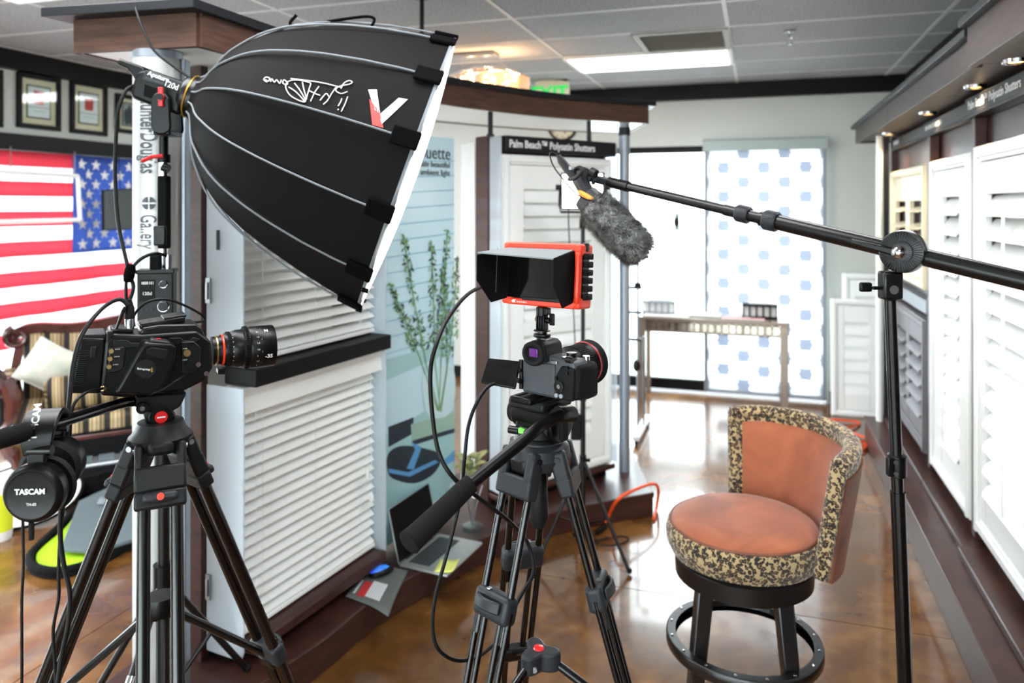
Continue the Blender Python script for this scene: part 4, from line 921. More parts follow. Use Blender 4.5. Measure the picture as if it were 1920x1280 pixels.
def dsurf(px, py, off=.002):      # first hit of a picture ray with the dome cloth
    ray = V(((px-CX)/F, 1, -(py-HY)/F)); o = V((0, 0, H)); t = 1.5; last = t
    def inside(t):
        q = ID @ (o+ray*t); return 0 < q.z < DL and math.hypot(q.x, q.y) < Rs(q.z)*.985
    while t < 3 and not inside(t): t += .01
    a, c = t-.01, t
    for _ in range(14):
        m_ = (a+c)/2
        if inside(m_): c = m_
        else: a = m_
    q = ID @ (o+ray*c); return domept(min(max(q.z, .001), DL-.001), math.atan2(q.y, q.x) % (2*pi), off)
mat('brand_white', (238, 232, 226), .5); mat('brand_red', (214, 40, 36), .5)
def patch(name, quad, m):
    def f(a, c): x = (quad[0][0]*(1-a)+quad[1][0]*a)*(1-c)+(quad[3][0]*(1-a)+quad[2][0]*a)*c; y = (quad[0][1]*(1-a)+quad[1][1]*a)*(1-c)+(quad[3][1]*(1-a)+quad[2][1]*a)*c; return dsurf(x, y)
    mk(name, B().grid(f, 4, 6), m, r, smooth=60)
patch('logo_stroke', [(691, 164), (707, 164), (713, 212), (703, 205)], 'brand_white'); patch('logo_stroke', [(693, 182), (712, 207), (719, 240), (698, 234)], 'brand_red'); patch('logo_stroke', [(748, 181), (765, 184), (716, 232), (711, 214)], 'brand_white')
thc = TH0+2.5*ST_
def tfn(s0, t0):
    def fn(x, y):
        s = s0-x; th = thc+(y+t0)/Rs(s); return domept(s, th, .0025)
    return fn
def scr(pts, w=1.3):      # hand-drawn script strokes given in picture coordinates
    mk('script_stroke', B().tube([dsurf(x, y, .003) for x, y in [(q.x, q.y) for q in catmull([(x, y, 0) for x, y in pts], 5)]], .0011*w, 5), 'brand_white', r)
scr([(652, 178), (648, 190), (640, 208)]); scr([(641, 182), (638, 190), (634, 197)]); scr([(635, 203), (634, 204), (633, 205)])
scr([(652, 168), (640, 172), (630, 166), (636, 158), (655, 154), (661, 150), (655, 147), (645, 152), (640, 162)]); scr([(630, 160), (622, 172), (614, 186), (606, 194)]); scr([(617, 178), (612, 172), (606, 178), (600, 186)])
scr([(598, 158), (590, 170), (582, 188)]); scr([(600, 176), (590, 172), (578, 166)]); scr([(583, 152), (578, 168), (572, 190)])
scr([(582, 151), (560, 146), (542, 148), (535, 158), (542, 175), (558, 186), (571, 190)]); scr([(571, 188), (555, 170), (541, 160)]); scr([(573, 186), (562, 166), (552, 152)]); scr([(575, 184), (570, 166), (567, 150)]); scr([(640, 160), (600, 150), (545, 143)])
scr([(538, 150), (532, 146), (530, 152), (536, 156), (540, 152)]); scr([(527, 146), (524, 153), (518, 146), (514, 151), (509, 144), (507, 150)]); scr([(497, 146), (503, 149), (505, 143), (498, 141), (494, 146), (500, 151)])
# lamp head
lampY = MD.to_3x3() @ V((0, 1, 0))
MLp = MD @ Matrix.Rotation(pi/2, 4, 'X')      # helper not used for placing
r = root('led_lamp', 'black cob light head with tail fin and red knob behind the softbox', 'studio light', None, M=MD @ Matrix.Translation((0, 0, -.13)))
def lsp(px, py, yy):      # picture ray against a plane beside the lamp -> (s, r)
    ray = ID.to_3x3() @ V(((px-CX)/F, 1, -(py-HY)/F)); o = ID @ V((0, 0, H)); t = (yy-o.y)/ray.y; q = o+ray*t; return (q.z, q.x)
def side(pp_, y0, y1, yr=None):
    poly = [lsp(x, y, max(y0, y1) if yr is None else yr) for x, y in pp_]
    b = B(MD); b.hexa([(q, y0, s) for s, q in poly], [(q, y1, s) for s, q in poly]); return b
mk('housing', side([(253, 138), (262, 130), (289, 133), (350, 154), (346, 172), (336, 217), (289, 200), (246, 184), (243, 176)], -.05, .05), 'black_plastic', r, .012, seg=3)
mk('tail_fin', side([(217, 119), (219, 112), (225, 110), (269, 125), (274, 145), (254, 152), (248, 142), (237, 128), (226, 123)], -.042, .046), 'black_plastic', r, .006)
mat('lamp_side', (22, 32, 32), .4, spec=.4); mk('side_plate', side([(272, 131), (350, 158), (345, 172), (266, 150)], .0495, .0525), 'lamp_side', r, .002)
for k in range(10):
    x0 = 271+2.4*k; y0 = 158+.8*k; mk('vent_fin', side([(x0, y0), (x0+1.2, y0+.4), (x0-1.2, y0+22), (x0-2.4, y0+21.6)], .0495, .053), 'black_matte', r, smooth=0)
cz = lsp(357, 186, 0.)[0]
mk('front_collar', B(MD).lathe([(.046, cz-.03), (.058, cz-.022), (.064, cz-.012), (.064, min(cz+.025, .005)), (.072, .012), (.072, .02)], n=36), 'black_metal', r)
cr_ = mk('copper_ring', B(MD).tube([(.065*cos(2*pi*k/36), .065*sin(2*pi*k/36), cz) for k in range(36)], .0026, 6, closed=True), 'gold', r)
Mtx = MD.to_3x3(); tx = Mtx @ V((0, 0, 1))
def tlamp(body, px, py, size, m_, **kw):
    s_, r_ = lsp(px, py, .054); txt(body, size, m_, r, basis(MD @ V((r_, .054, s_)), Mtx @ V((0, 1, 0)), tx-(Mtx @ V((1, 0, 0)))*0.0), **kw)
tlamp('Aputure', 276, 140, .0185, 'white_text', bold=.0004); s_, r_ = lsp(273, 147, .054); marks(r, basis(MD @ V((r_, .054, s_)), Mtx @ V((0, 1, 0)), tx), .05, .006, 'grey_text', 5); tlamp('120d', 306, 160, .025, 'white_text', sx=.85)
# yoke
def yokeplate(yo, px0, py0, px1, py1, w):
    a = MD @ V((lsp(px0, py0, yo)[1], yo, lsp(px0, py0, yo)[0])); c = MD @ V((lsp(px1, py1, yo)[1], yo, lsp(px1, py1, yo)[0])); L = (a-c).length-w
    M = basis(c, Mtx @ V((0, 1, 0)), (Mtx @ V((0, 1, 0))).cross(a-c)*-1); pts = []
    for k in range(9): q = pi*k/8; pts.append((w*cos(q), L+w*sin(q)))
    for k in range(9): q = pi+pi*k/8; pts.append((w*1.1*cos(q), w+w*.9*sin(q)))
    return M, pts
for yo, g in ((.066, (301, 173, 303, 254)), (-.066, (326, 200, 327, 258))):
    M, pts = yokeplate(yo, *g, .0255); mk('yoke_plate', B(M).prism(pts, -.007, .007), 'black_plastic', r, .004)
ya = [MD @ V((lsp(x, y, yo)[1], yo, lsp(x, y, yo)[0])) for x, y, yo in ((303, 248, .07), (327, 253, -.07))]
mk('yoke_base', B().sweep(ya, [(-.024, -.008), (.024, -.008), (.024, .008), (-.024, .008)]), 'black_plastic', r, .004)
s_, r_ = lsp(302.5, 182, .074); M = basis(MD @ V((r_, .074, s_)), Mtx @ V((0, 1, 0)), (1, 0, 0)); mk('tilt_knob', B(M).prism([(-.007, .028), (.007, .028), (.006, .012), (.011, 0), (.006, -.012), (.007, -.028), (-.007, -.028), (-.006, -.012), (-.011, 0), (-.006, .012)], 0, .01), 'red', r, .002); mk('knob_cap', B(M).cyl((0, 0, .008), (0, 0, .014), .0095, n=20), 'black_plastic', r)
# stand
sb = V((-1.062, 2.30, 0)); ztop = H-(268-HY)/F*2.3
r = root('light_stand', 'tall black light stand carrying the softbox beside the silver column', 'light stand', (sb.x, sb.y, 0))
mk('spigot', B().cyl((sb.x, sb.y, ztop-.06), (sb.x, sb.y, ztop+.02), .014, n=16).cyl((sb.x, sb.y, ztop-.06), (sb.x, sb.y, ztop-.035), .02, n=16), 'black_plastic', r)
b = B(); zl = ztop-.045
b.tube([V((sb.x-.05, sb.y-.03, zl-.012)), V((sb.x-.02, sb.y-.035, zl)), V((sb.x+.012, sb.y-.03, zl+.004))], .006, 8); mk('lever', b, 'red', r)
mk('lever_knob', B().cyl((sb.x+.012, sb.y-.03, zl-.03), (sb.x+.03, sb.y-.03, zl-.035), .013, n=14), 'black_plastic', r)
mk('upper_tube', B().cyl((sb.x, sb.y, .9), (sb.x, sb.y, ztop-.06), .0125, n=18), 'chrome', r); mk('strap', B().box((sb.x+.004, sb.y-.004, (1.62+ztop-.1)/2), (.03, .034, ztop-.1-1.62)), 'black_fabric', r, .006)
mk('buckle', B().box((sb.x, sb.y-.022, 1.66), (.038, .014, .06)), 'black_plastic', r, .005)
mk('lower_tube', B().cyl((sb.x, sb.y, .16), (sb.x, sb.y, 1.0), .0175, n=18), 'black_metal', r); mk('collar', B().cyl((sb.x, sb.y, .96), (sb.x, sb.y, 1.03), .026, n=18), 'black_plastic', r); mk('hub', B().cyl((sb.x, sb.y, .58), (sb.x, sb.y, .66), .03, n=18), 'black_plastic', r)
for k, (x, y, zf) in enumerate(((-1.10, 1.80, 0), (-1.42, 2.30, 0), (-.92, 2.62, .13))):
    e0 = V((sb.x, sb.y, .62)); e1 = V((x, y, zf+.012)); lg = mk('leg', B().cyl(e0, e1, .011, n=12), 'black_metal', r)
    if k == 0: mk('sleeve', B().cyl(e0.lerp(e1, .33), e0.lerp(e1, .8), .0135, n=14), 'chrome', lg, label='chrome sleeve on the leg')
    mk('brace', B().cyl((sb.x, sb.y, .24), e0.lerp(e1, .55), .007, n=8), 'black_metal', r); mk('foot', B().ball(e1+V((0, 0, .008)), .016, n=10), 'rubber', lg)
# control box hanging on the stand
c = P(295, 558, 2.20); Mb = basis(c, (0, 0, 1), (.97, .24, 0))
r = root('light_controller', 'black lamp control box with small display hanging on the light stand', 'controller', None, M=Mb @ Matrix.Translation((0, 0, -.08)))
mk('case', B(Mb).box((0, 0, 0), (.096, .06, .165)), 'dark_plastic', r, .004); mk('top_lip', B(Mb).box((0, 0, .078), (.104, .066, .012)), 'black_plastic', r, .003)
mk('display', B(Mb).box((-.02, -.031, .025), (.04, .002, .062)), 'screen_matte', r, smooth=0)
marks(r, Mb @ Matrix.Translation((-.034, -.0325, .042)) @ Matrix.Rotation(pi/2, 4, 'X'), .03, .009, seed=3); txt('120d', .013, 'white_text', r, Mb @ Matrix.Translation((-.034, -.0325, .012)) @ Matrix.Rotation(pi/2, 4, 'X'))
for z, q in ((.042, .009), (-.022, .013)):
    kn = mk('knob', B(Mb).cyl((.022, -.03, z), (.022, -.042, z), q, n=20), 'black_plastic', r); mk('knob_ring', B(Mb).tube([(.022+q*1.15*cos(2*pi*k/24), -.031, z+q*1.15*sin(2*pi*k/24)) for k in range(24)], .0016, 6, closed=True), 'chrome', kn)
for k in range(3): mk('button', B(Mb).cyl((-.034+.013*k, -.03, -.03), (-.034+.013*k, -.0335, -.03), .0035, n=10), 'grey_plastic', r)
mk('connector', B(Mb).cyl((.03, 0, .084), (.03, 0, .125), .011, n=16), 'steel', r); mk('hanging_strap', B(Mb).box((-.004, .0, .10), (.03, .03, .05)), 'black_fabric', r, .006)
def wire(name, label, pts, rr, m='cable', n=8, seg=7):
    pts = catmull([P(*q) for q in pts], seg); return tag(mk(name, B().tube(pts, rr, n), m, None, smooth=60), label, 'cable')
wire('lamp_cable', 'black cable looping from the lamp head down to the control box', [(254, 160, 2.24), (236, 170, 2.22), (221, 210, 2.2), (217, 270, 2.2), (216, 340, 2.2), (222, 420, 2.18), (236, 485, 2.16), (243, 515, 2.15), (250, 540, 2.15), (238, 575, 2.14)], .0055)
wire('power_cable', 'short black cable arching from the cable clip to the control box', [(238, 575, 2.145), (236, 545, 2.145), (240, 515, 2.145), (262, 487, 2.15), (292, 475, 2.17), (318, 484, 2.21), (319, 500, 2.21)], .005)
tag(mk('cable_clip', B(basis(P(243, 512, 2.145), (.2, 0, 1), (1, 0, 0))).lathe([(.012, -.025), (.015, -.01), (.015, .01), (.011, .025)], n=10), 'velcro', None), 'black cable tie bundling two cables left of the control box', 'cable tie')
wire('hanging_wire', 'thin black wire running from the canopy top to the softbox mount', [(254, 14, 2.28), (262, 40, 2.26), (276, 72, 2.25), (292, 98, 2.25), (325, 124, 2.25), (366, 153, 2.25)], .004)
# ================================================================= CINEMA CAMERA, ITS TRIPOD, HEADPHONES
def leg_frame(apex, az, tan, r0):
    a = V((cos(az), sin(az), 0)); d = (a*tan-V((0, 0, 1))).normalized(); return basis(apex+a*r0, d, V((-sin(az), cos(az), 0)))   # x tangential, z down the leg, y = z cross x
def tripod(name, label, apex, azs, tan, r0, sep, tr, clamp, zsp, style):
    r = root(name, label, 'tripod', (apex.x, apex.y, 0))
    L = apex.z/math.cos(math.atan(tan))-.01; hubs = []
    for az in azs:
        M = leg_frame(apex, az, tan, r0)
        lg = mk('leg', B(M).cyl((-sep/2, 0, .03), (-sep/2, 0, clamp+.06), tr, n=18).cyl((sep/2, 0, .03), (sep/2, 0, clamp+.06), tr, n=18), 'black_tube', r)
        br = B(M); s2 = sep/2+tr*1.5
        if style == 'grey':
            br.hexa([(-s2, -.017, .02), (s2, -.017, .02), (s2, .017, .02), (-s2, .017, .02)], [(-s2, -.015, .062), (s2, -.015, .062), (s2, .015, .062), (-s2, .015, .062)])
            for s in (-1, 1): br.box((s*(s2-.011), 0, .0), (.022, .034, .06))
        else:
            br.box((0, 0, .045), (2*s2, .034, .05)).box((0, 0, .085), (2*s2, .032, .036))
            for s in (-1, 1): br.box((s*(s2-.009), 0, .005), (.018, .03, .06))
        mk('leg_bracket', br, 'grey_plastic' if style == 'grey' else 'dark_plastic', lg, .006)
        mk('hinge_pin', B(M).cyl((-s2-.003, 0, -.015), (s2+.003, 0, -.015), .006, n=12), 'steel' if style != 'grey' else 'black_metal', lg)
        if style != 'grey':
            sgn = 1 if (M.to_3x3() @ V((0, 1, 0))).xy.dot(V((cos(az), sin(az)))) > 0 else -1
            mk('clamp_knob', B(M).prism([(-.034, .062), (-.02, .056), (0, .052), (.02, .056), (.034, .062), (.034, .078), (.02, .084), (0, .086), (-.02, .084), (-.034, .078)], 0, 0, None) if False else B(M).box((0, sgn*.026, .082), (.064, .016, .018)), 'grey_plastic', lg, .006)
            mk('badge', B(M).cyl((0, sgn*.033, .082), (0, sgn*.0365, .082), .007, n=16), 'red_lens', lg)
        cl = B(M); cl.box((0, 0, clamp), (2*s2, .036, .052)); c_ = mk('leg_clamp', cl, 'grey_plastic', lg, .01, seg=3)
        sg = 1 if (M.to_3x3() @ V((0, 1, 0))).xy.dot(V((cos(az), sin(az)))) > 0 else -1
        lv = [(x, sg*(.018+.012*(1-(x/(sep*.5))**2)), clamp-.004) for x in [(-.45+.15*k)*sep for k in range(7)]]
        mk('clamp_lever', B(M).sweep([V(p) for p in lv], [(-.004, -.011), (.004, -.011), (.004, .011), (-.004, .011)], up=(0, 0, 1)), 'grey_plastic', lg, .003)
        mk('clamp_rivet', B(M).cyl((-sep*.2, sg*.01, clamp-.026), (-sep*.2, sg*.01, clamp-.0285), .006, n=12), 'steel', lg)
        low = B(M)
        for x in (-.5, .5): low.cyl((x*sep-math.copysign(.006, x)*(-1), 0, clamp), (x*sep*.72, 0, L-.03), tr*.86, n=14).cyl((x*sep*.62, 0, clamp), (x*sep*.30, 0, L-.03), tr*.86, n=14)
        mk('lower_tube', low, 'black_tube', lg); mk('leg_tip', B(M).box((0, 0, L-.035), (sep*.9, .04, .05)), 'rubber', lg, .008)
        zz = (apex.z-zsp)/cos(math.atan(tan)); hubs.append((M, zz))
    return r, hubs
ap1 = V((-.745, 1.6, 1.235)); az1 = math.atan2(-.906, .42)
tr1, hub1 = tripod('video_tripod', 'heavy black tripod under the cinema camera, legs spread wide', ap1, [az1, az1+2*pi/3, az1-2*pi/3], .41, .045, .06, .0125, .60, .76, 'dark')
# spreader
cs = V((ap1.x, ap1.y, .905)); mk('spreader_hub', B().lathe([(.03, -.02), (.036, 0), (.03, .02)], Matrix.Translation(cs), n=18), 'black_plastic', tr1)
for M, zz in hub1:
    e = M @ V((0, 0, zz+.11)); e = V((e.x, e.y, e.z))
    q = cs.lerp(e, 1.); mk('spreader_arm', B().cyl(cs, q, .009, n=10), 'black_metal', tr1); mk('spreader_joint', B(M).box((0, 0, zz+.11), (.05, .04, .03)), 'black_plastic', tr1, .006)
mk('bowl', B().lathe([(.03, .0), (.055, .008), (.062, .03), (.05, .045), (.045, .06)], Matrix.Translation(ap1-V((0, 0, .0))), n=32), 'dark_plastic', tr1)
sp = B(Matrix.Translation(ap1))
for az in (az1, az1+2*pi/3, az1-2*pi/3): sp.box((.035, 0, .018), (.06, .05, .03), Matrix.Rotation(az, 4, 'Z'))
mk('crown', sp, 'dark_plastic', tr1, .01)
# fluid head
dc = V((cos(rad(31)), sin(rad(31)), 0)); O8 = P(270, 680, 1.6); M8 = basis(O8, (0, 0, 1), dc)     # x lens direction, y away from the viewer
I8 = M8.inverted(); camp = V((0, 0, H))
def cp(px, py, yy=0.):
    ray = I8.to_3x3() @ V(((px-CX)/F, 1, -(py-HY)/F)); o = I8 @ camp; t = (yy-o.y)/ray.y; q = o+ray*t; return (q.x, q.z)
def slab(polypx, y0, y1, yref=None):
    yr = y0 if yref is None else yref; pts = [cp(x, y, yr) for x, y in polypx]; return B(M8).hexa([(x, y0, z) for x, z in pts], [(x, y1, z) for x, z in pts])
r = root('fluid_head', 'black fluid tripod head with red round badge below the cinema camera', 'tripod head', (ap1.x, ap1.y, ap1.z+.05))
mk('plate_mount', slab([(254, 742), (352, 736), (338, 764), (322, 772), (262, 772), (254, 764)], -.035, .035), 'dark_plastic', r, .006)
mk('head_body', slab([(266, 766), (326, 766), (331, 780), (326, 796), (314, 806), (290, 806), (276, 798), (272, 786)], -.03, .03), 'black_plastic', r, .012, seg=3)
x, z = cp(302, 781, -.034); mk('drag_cap', B(M8).cyl((x, -.028, z), (x, -.036, z), .024, n=28), 'black_plastic', r, .002); mk('badge', B(M8).cyl((x, -.036, z), (x, -.0385, z), .0125, n=24), 'red_badge', r, label='round red badge')
mk('badge_print', B(M8).box((x, -.039, z), (.016, .0006, .003)), 'white_text', r, smooth=0)
x, z = cp(266, 764, -.04); mk('knob', B(M8).cyl((x, -.03, z), (x, -.048, z), .0115, n=18), 'black_plastic', r); mk('knob_cap', B(M8).cyl((x, -.048, z), (x, -.05, z), .005, n=12), 'chrome', r)
x, z = cp(306, 815); mk('pan_base', B(M8 @ Matrix.Translation((x, 0, z))).lathe([(.028, .014), (.038, .008), (.04, -.006), (.034, -.012), (.032, -.024)], n=30), 'dark_plastic', r)
hd = catmull([P(258, 752, 1.58), P(235, 754, 1.55), P(200, 764, 1.5), P(100, 795, 1.33), P(40, 811, 1.25), P(-40, 834, 1.16)], 8)
mk('pan_handle', B().tube(hd, .0105, 14), 'black_tube', r); mk('handle_grip', B().tube(catmull([P(46, 809, 1.257), P(0, 823, 1.205), P(-70, 842, 1.12)], 6), .016, 16), 'foam', r)
# camera body
r = root('cinema_camera', 'black cinema camera with big prime lens and battery on the left tripod', 'video camera', None, M=M8 @ Matrix.Translation((0, 0, -.075)))
mk('body', slab([(197, 640), (212, 626), (262, 628), (370, 620), (396, 640), (399, 690), (384, 714), (348, 732), (240, 746), (188, 742)], -.052, .058), 'black_plastic', r, .006)
mk('top_plate', slab([(262, 628), (268, 616), (300, 610), (368, 608), (380, 616), (386, 632), (372, 634)], -.045, .045, -.05), 'black_metal', r, .004)
mk('top_rail', slab([(205, 626), (210, 618), (250, 618), (252, 628)], -.03, .03, -.05), 'black_metal', r, .003)
mk('trim_line', slab([(212, 638), (238, 637), (246, 643), (262, 643), (268, 636), (290, 635), (298, 641), (312, 641), (318, 634), (338, 633), (345, 638), (356, 638), (362, 632), (376, 636), (362, 644), (240, 652), (214, 650)], -.0545, -.05), 'dark_plastic', r, .001)
gp = mk('hand_grip', slab([(268, 648), (276, 642), (322, 645), (331, 650), (329, 672), (314, 714), (296, 738), (282, 741), (217, 738), (219, 732), (258, 662)], -.10, -.05), 'black_plastic', r, .018, seg=4)
mk('grip_top', slab([(278, 644), (285, 636), (318, 640), (324, 648)], -.095, -.06), 'dark_plastic', gp, .006); x, z = cp(297, 637, -.08); mk('record_button', B(M8).cyl((x, -.08, z-.004), (x, -.08, z+.003), .005, n=14), 'red', gp)
x, z = cp(273, 691, -.1); mk('grip_badge', B(M8).cyl((x, -.099, z), (x, -.1025, z), .019, n=32), 'dark_plastic', gp); txt('Blackmagicdesign', .0058, 'white_text', gp, M8 @ Matrix.Translation((x-.016, -.103, z+.001)) @ Matrix.Rotation(pi/2, 4, 'X') @ Matrix.Rotation(rad(-12), 4, 'Z'), sx=.62)
mk('badge_emblem', B(M8).box((x+.011, -.103, z-.003), (.003, .0008, .009)), 'gold', gp, smooth=0)
mk('thumb_rest', slab([(275, 656), (285, 651), (316, 655), (312, 675), (300, 674), (276, 666)], -.103, -.098), 'rubber', gp, .003)
pa = mk('side_panel', slab([(340, 641), (364, 640), (377, 652), (376, 686), (366, 697), (344, 704), (340, 700)], -.058, -.05), 'black_metal', r, .002)
for (px, py), q, m_ in (((350, 661), .007, 'brass'), ((357, 682), .0095, 'black_matte'), ((371, 682), .005, 'chrome'), ((386, 699), .005, 'chrome')):
    x, z = cp(px, py, -.058); mk('connector', B(M8).cyl((x, -.057, z), (x, -.066, z), q, n=18), m_, pa)
for px, py in ((343, 655), (343, 676)):
    x, z = cp(px, py, -.0585); marks(pa, M8 @ Matrix.Translation((x, -.0585, z)) @ Matrix.Rotation(pi/2, 4, 'X'), .009, .0028, seed=int(px))
bt = mk('battery', slab([(151, 634), (199, 634), (190, 738), (132, 738), (131, 730)], -.045, .045), 'black_plastic', r, .005)
fb = mk('battery_rib', slab([(147, 656), (168, 656), (167.6, 658), (146.6, 658)], -.0485, -.044), 'dark_plastic', bt, smooth=0); f0 = fb
step = (M8.to_3x3() @ V((0, 0, 0)))
for k in range(1, 17): clone(f0, bt, Matrix.Translation((-.0006*k*1.3, 0, -.0042*k)))
mk('battery_latch', slab([(170, 650), (182, 649), (180, 670), (168, 670)], -.05, -.044), 'dark_plastic', bt, .002); mk('battery_top', slab([(156, 626), (200, 624), (200, 635), (151, 635)], -.04, .045, -.03), 'dark_plastic', bt, .003)
rp = mk('connector_plate', slab([(205, 652), (232, 650), (236, 656), (232, 690), (222, 697), (202, 700)], -.056, -.05), 'black_metal', r, .002)
for k, (px, py) in enumerate(((208, 657), (206, 671), (204, 686))):
    x, z = cp(px, py, -.058); mk('port', B(M8).cyl((x, -.055, z), (x, -.068, z), .0045, n=14), 'brass', rp); marks(rp, M8 @ Matrix.Translation((x+.008, -.0565, z)) @ Matrix.Rotation(pi/2, 4, 'X'), .009, .0026, seed=k)
mk('rear_bracket', slab([(201, 622), (212, 620), (216, 650), (204, 700), (196, 724), (190, 724), (196, 660)], -.05, -.03), 'black_metal', r, .002)
# lens
cx8, cz8 = cp(402, 657, 0.); Mln = M8 @ Matrix.Translation((cx8, 0, cz8)) @ Matrix.Rotation(pi/2, 4, 'Y')
def pxl(x): return cp(x, 657, 0.)[0]-cx8
ln = mk('lens', B(Mln).lathe([(.031, -.006), (.031, pxl(414)), (.034, pxl(418)), (.036, pxl(421)), (.036, pxl(430)), (.038, pxl(432)), (.042, pxl(442)), (.042, pxl(452)), (.0455, pxl(455)), (.0455, pxl(463)), (.0445, pxl(464)), (.047, pxl(468)), (.047, pxl(509)), (.046, pxl(511)), (.041, pxl(511)), (.039, pxl(500))], n=48), 'black_plastic', r)
mk('red_ring', B(Mln).lathe([(.0335, pxl(413.5)), (.0345, pxl(414.5)), (.0345, pxl(417)), (.0335, pxl(418))], n=40, caps=False), 'red_lens', ln); mk('mount_ring', B(Mln).lathe([(.0315, .0), (.033, .001), (.033, .004), (.0315, .005)], n=36, caps=False), 'brass', ln)
for x0 in (424, 456):
    gear = B(Mln); rr_ = .0365 if x0 == 424 else .046
    gear.lathe([(rr_-.002, pxl(x0)), (rr_-.002, pxl(x0+6))], n=36)
    for k in range(60): gear.box((rr_, 0, pxl(x0+3)), (.005, .0022, abs(pxl(x0+6)-pxl(x0))), Matrix.Rotation(2*pi*k/60, 4, 'Z'))
    mk('focus_gear', gear, 'black_matte', ln, smooth=0)
mk('front_glass', B(Mln).lathe([(.039, pxl(501)), (.02, pxl(504)), (0.001, pxl(505))], n=36), 'screen', ln)
def lensfn(px, ang, R=.0474):
    def fn(x, y):
        a = ang+y/R; return Mln @ V((R*0, 0, 0)) if False else Mln @ V((R*math.cos(pi+a-pi/2+pi/2)*0 + R*sin(a), -R*cos(a), pxl(px)+x))
    return fn
# ring angle a=0 faces the viewer (-y); positive a goes up (+z is local -x)
def lf(px, ang, R):
    def fn(x, y):
        a = ang+y/R; return Mln @ V((-R*sin(a), -R*cos(a), pxl(px)+x))
    return fn
txt('-35', .0125, 'white_text', ln, fn=lf(489, -.42, .0474), bold=.0003)
for k in range(9):
    txt(['1', '1.1', '1.2', '1.4', '1.6', '2', '2.5', '3', '5'][k], .0048, 'white_text', ln, fn=lf(474, 1.2-.3*k, .0474)); 
    if k % 2 == 0: txt('|', .0042, 'white_text', ln, fn=lf(483, 1.1-.3*k, .0474))
txt('N', .011, 'white_text', ln, fn=lf(490, .9, .0474), bold=.0003)
for k in range(6): txt('T' + ['1.5', '2', '2.8', '4', '5.6', '8'][k], .0044, 'white_text', ln, fn=lf(431, .8-.28*k, .0386))
mk('lens_foot', slab([(407, 690), (422, 688), (422, 700), (407, 700)], -.012, .012, 0), 'black_metal', ln, .002)
# accessories on top: receiver, xlr plug
MA = M8 @ Matrix.Translation((*[cp(303, 606, 0)[0]], 0, cp(303, 606, 0)[1])) @ Matrix.Rotation(rad(-6), 4, 'Y')
q = root('bodypack_receiver', 'slim black audio receiver lying on top of the cinema camera', 'receiver', None, M=MA)
mk('case', B(MA).box((0, 0, .004), (.088, .06, .014)), 'black_plastic', q, .004); mk('side_label', B(MA).box((-.02, -.0303, .004), (.036, .0006, .007)), 'dark_plastic', q, smooth=0); mk('cover', B(MA).box((.025, 0, .012), (.045, .056, .006)), 'black_metal', q, .002)
x, z = cp(243, 606, -.02); Mx = M8 @ Matrix.Translation((x, -.02, z))
q = root('xlr_connector', 'upright silver and black cable connector on the camera top rail', 'connector', None, M=Mx @ Matrix.Translation((0, 0, -.014)))
mk('shell', B(Mx).lathe([(.009, -.014), (.0095, .008), (.0085, .01)], n=20), 'steel', q); mk('boot', B(Mx).lathe([(.0095, .01), (.0095, .03), (.005, .046), (.004, .05)], n=18), 'rubber', q)
x, z = cp(228, 598, -.03); q = root('antenna_clip', 'slanted black antenna clip behind the camera connector', 'clip', M8 @ V((x, -.03, z)))
mk('blade', slab([(214, 622), (220, 618), (238, 578), (233, 574), (228, 582)], -.034, -.024), 'black_plastic', q, .002); mk('base', slab([(208, 626), (222, 626), (222, 618), (210, 618)], -.036, -.022), 'black_plastic', q, .002)
# cables of this rig
wire('camera_cable', 'thick black cable arching behind the battery and hanging past the headphones', [(240, 572, 1.56), (222, 561, 1.55), (190, 580, 1.52), (155, 625, 1.47), (138, 680, 1.43), (130, 750, 1.40), (124, 830, 1.38), (117, 920, 1.37), (113, 1000, 1.37), (120, 1060, 1.37), (131, 1110, 1.37), (129, 1165, 1.37), (118, 1220, 1.37), (105, 1300, 1.37)], .0042)
wire('sync_cable', 'thin black cable leaving the rear camera port and hanging beside the headphones', [(202, 727, 1.53), (182, 730, 1.5), (158, 738, 1.46), (137, 762, 1.43), (131, 820, 1.42), (130, 870, 1.42), (122, 930, 1.42), (113, 1000, 1.42), (110, 1070, 1.42), (110, 1120, 1.42), (100, 1180, 1.42), (103, 1240, 1.42), (106, 1300, 1.42)], .003)
wire('receiver_cable', 'thin black cable looping over the top of the cinema camera', [(252, 612, 1.6), (252, 590, 1.6), (275, 567, 1.6), (310, 561, 1.62), (345, 572, 1.66), (378, 590, 1.72), (383, 600, 1.73), (368, 604, 1.71), (352, 602, 1.69)], .0028)
wire('remote_cable', 'thin black cord drooping under the camera grip', [(347, 704, 1.58), (330, 714, 1.53), (305, 730, 1.52), (280, 740, 1.52)], .0022)
tag(mk('cable_plug', B().tube([P(202, 727, 1.528), P(192, 728, 1.515)], .0055, 10), 'brass', None), 'small brass plug at the lower rear of the cinema camera', 'plug')
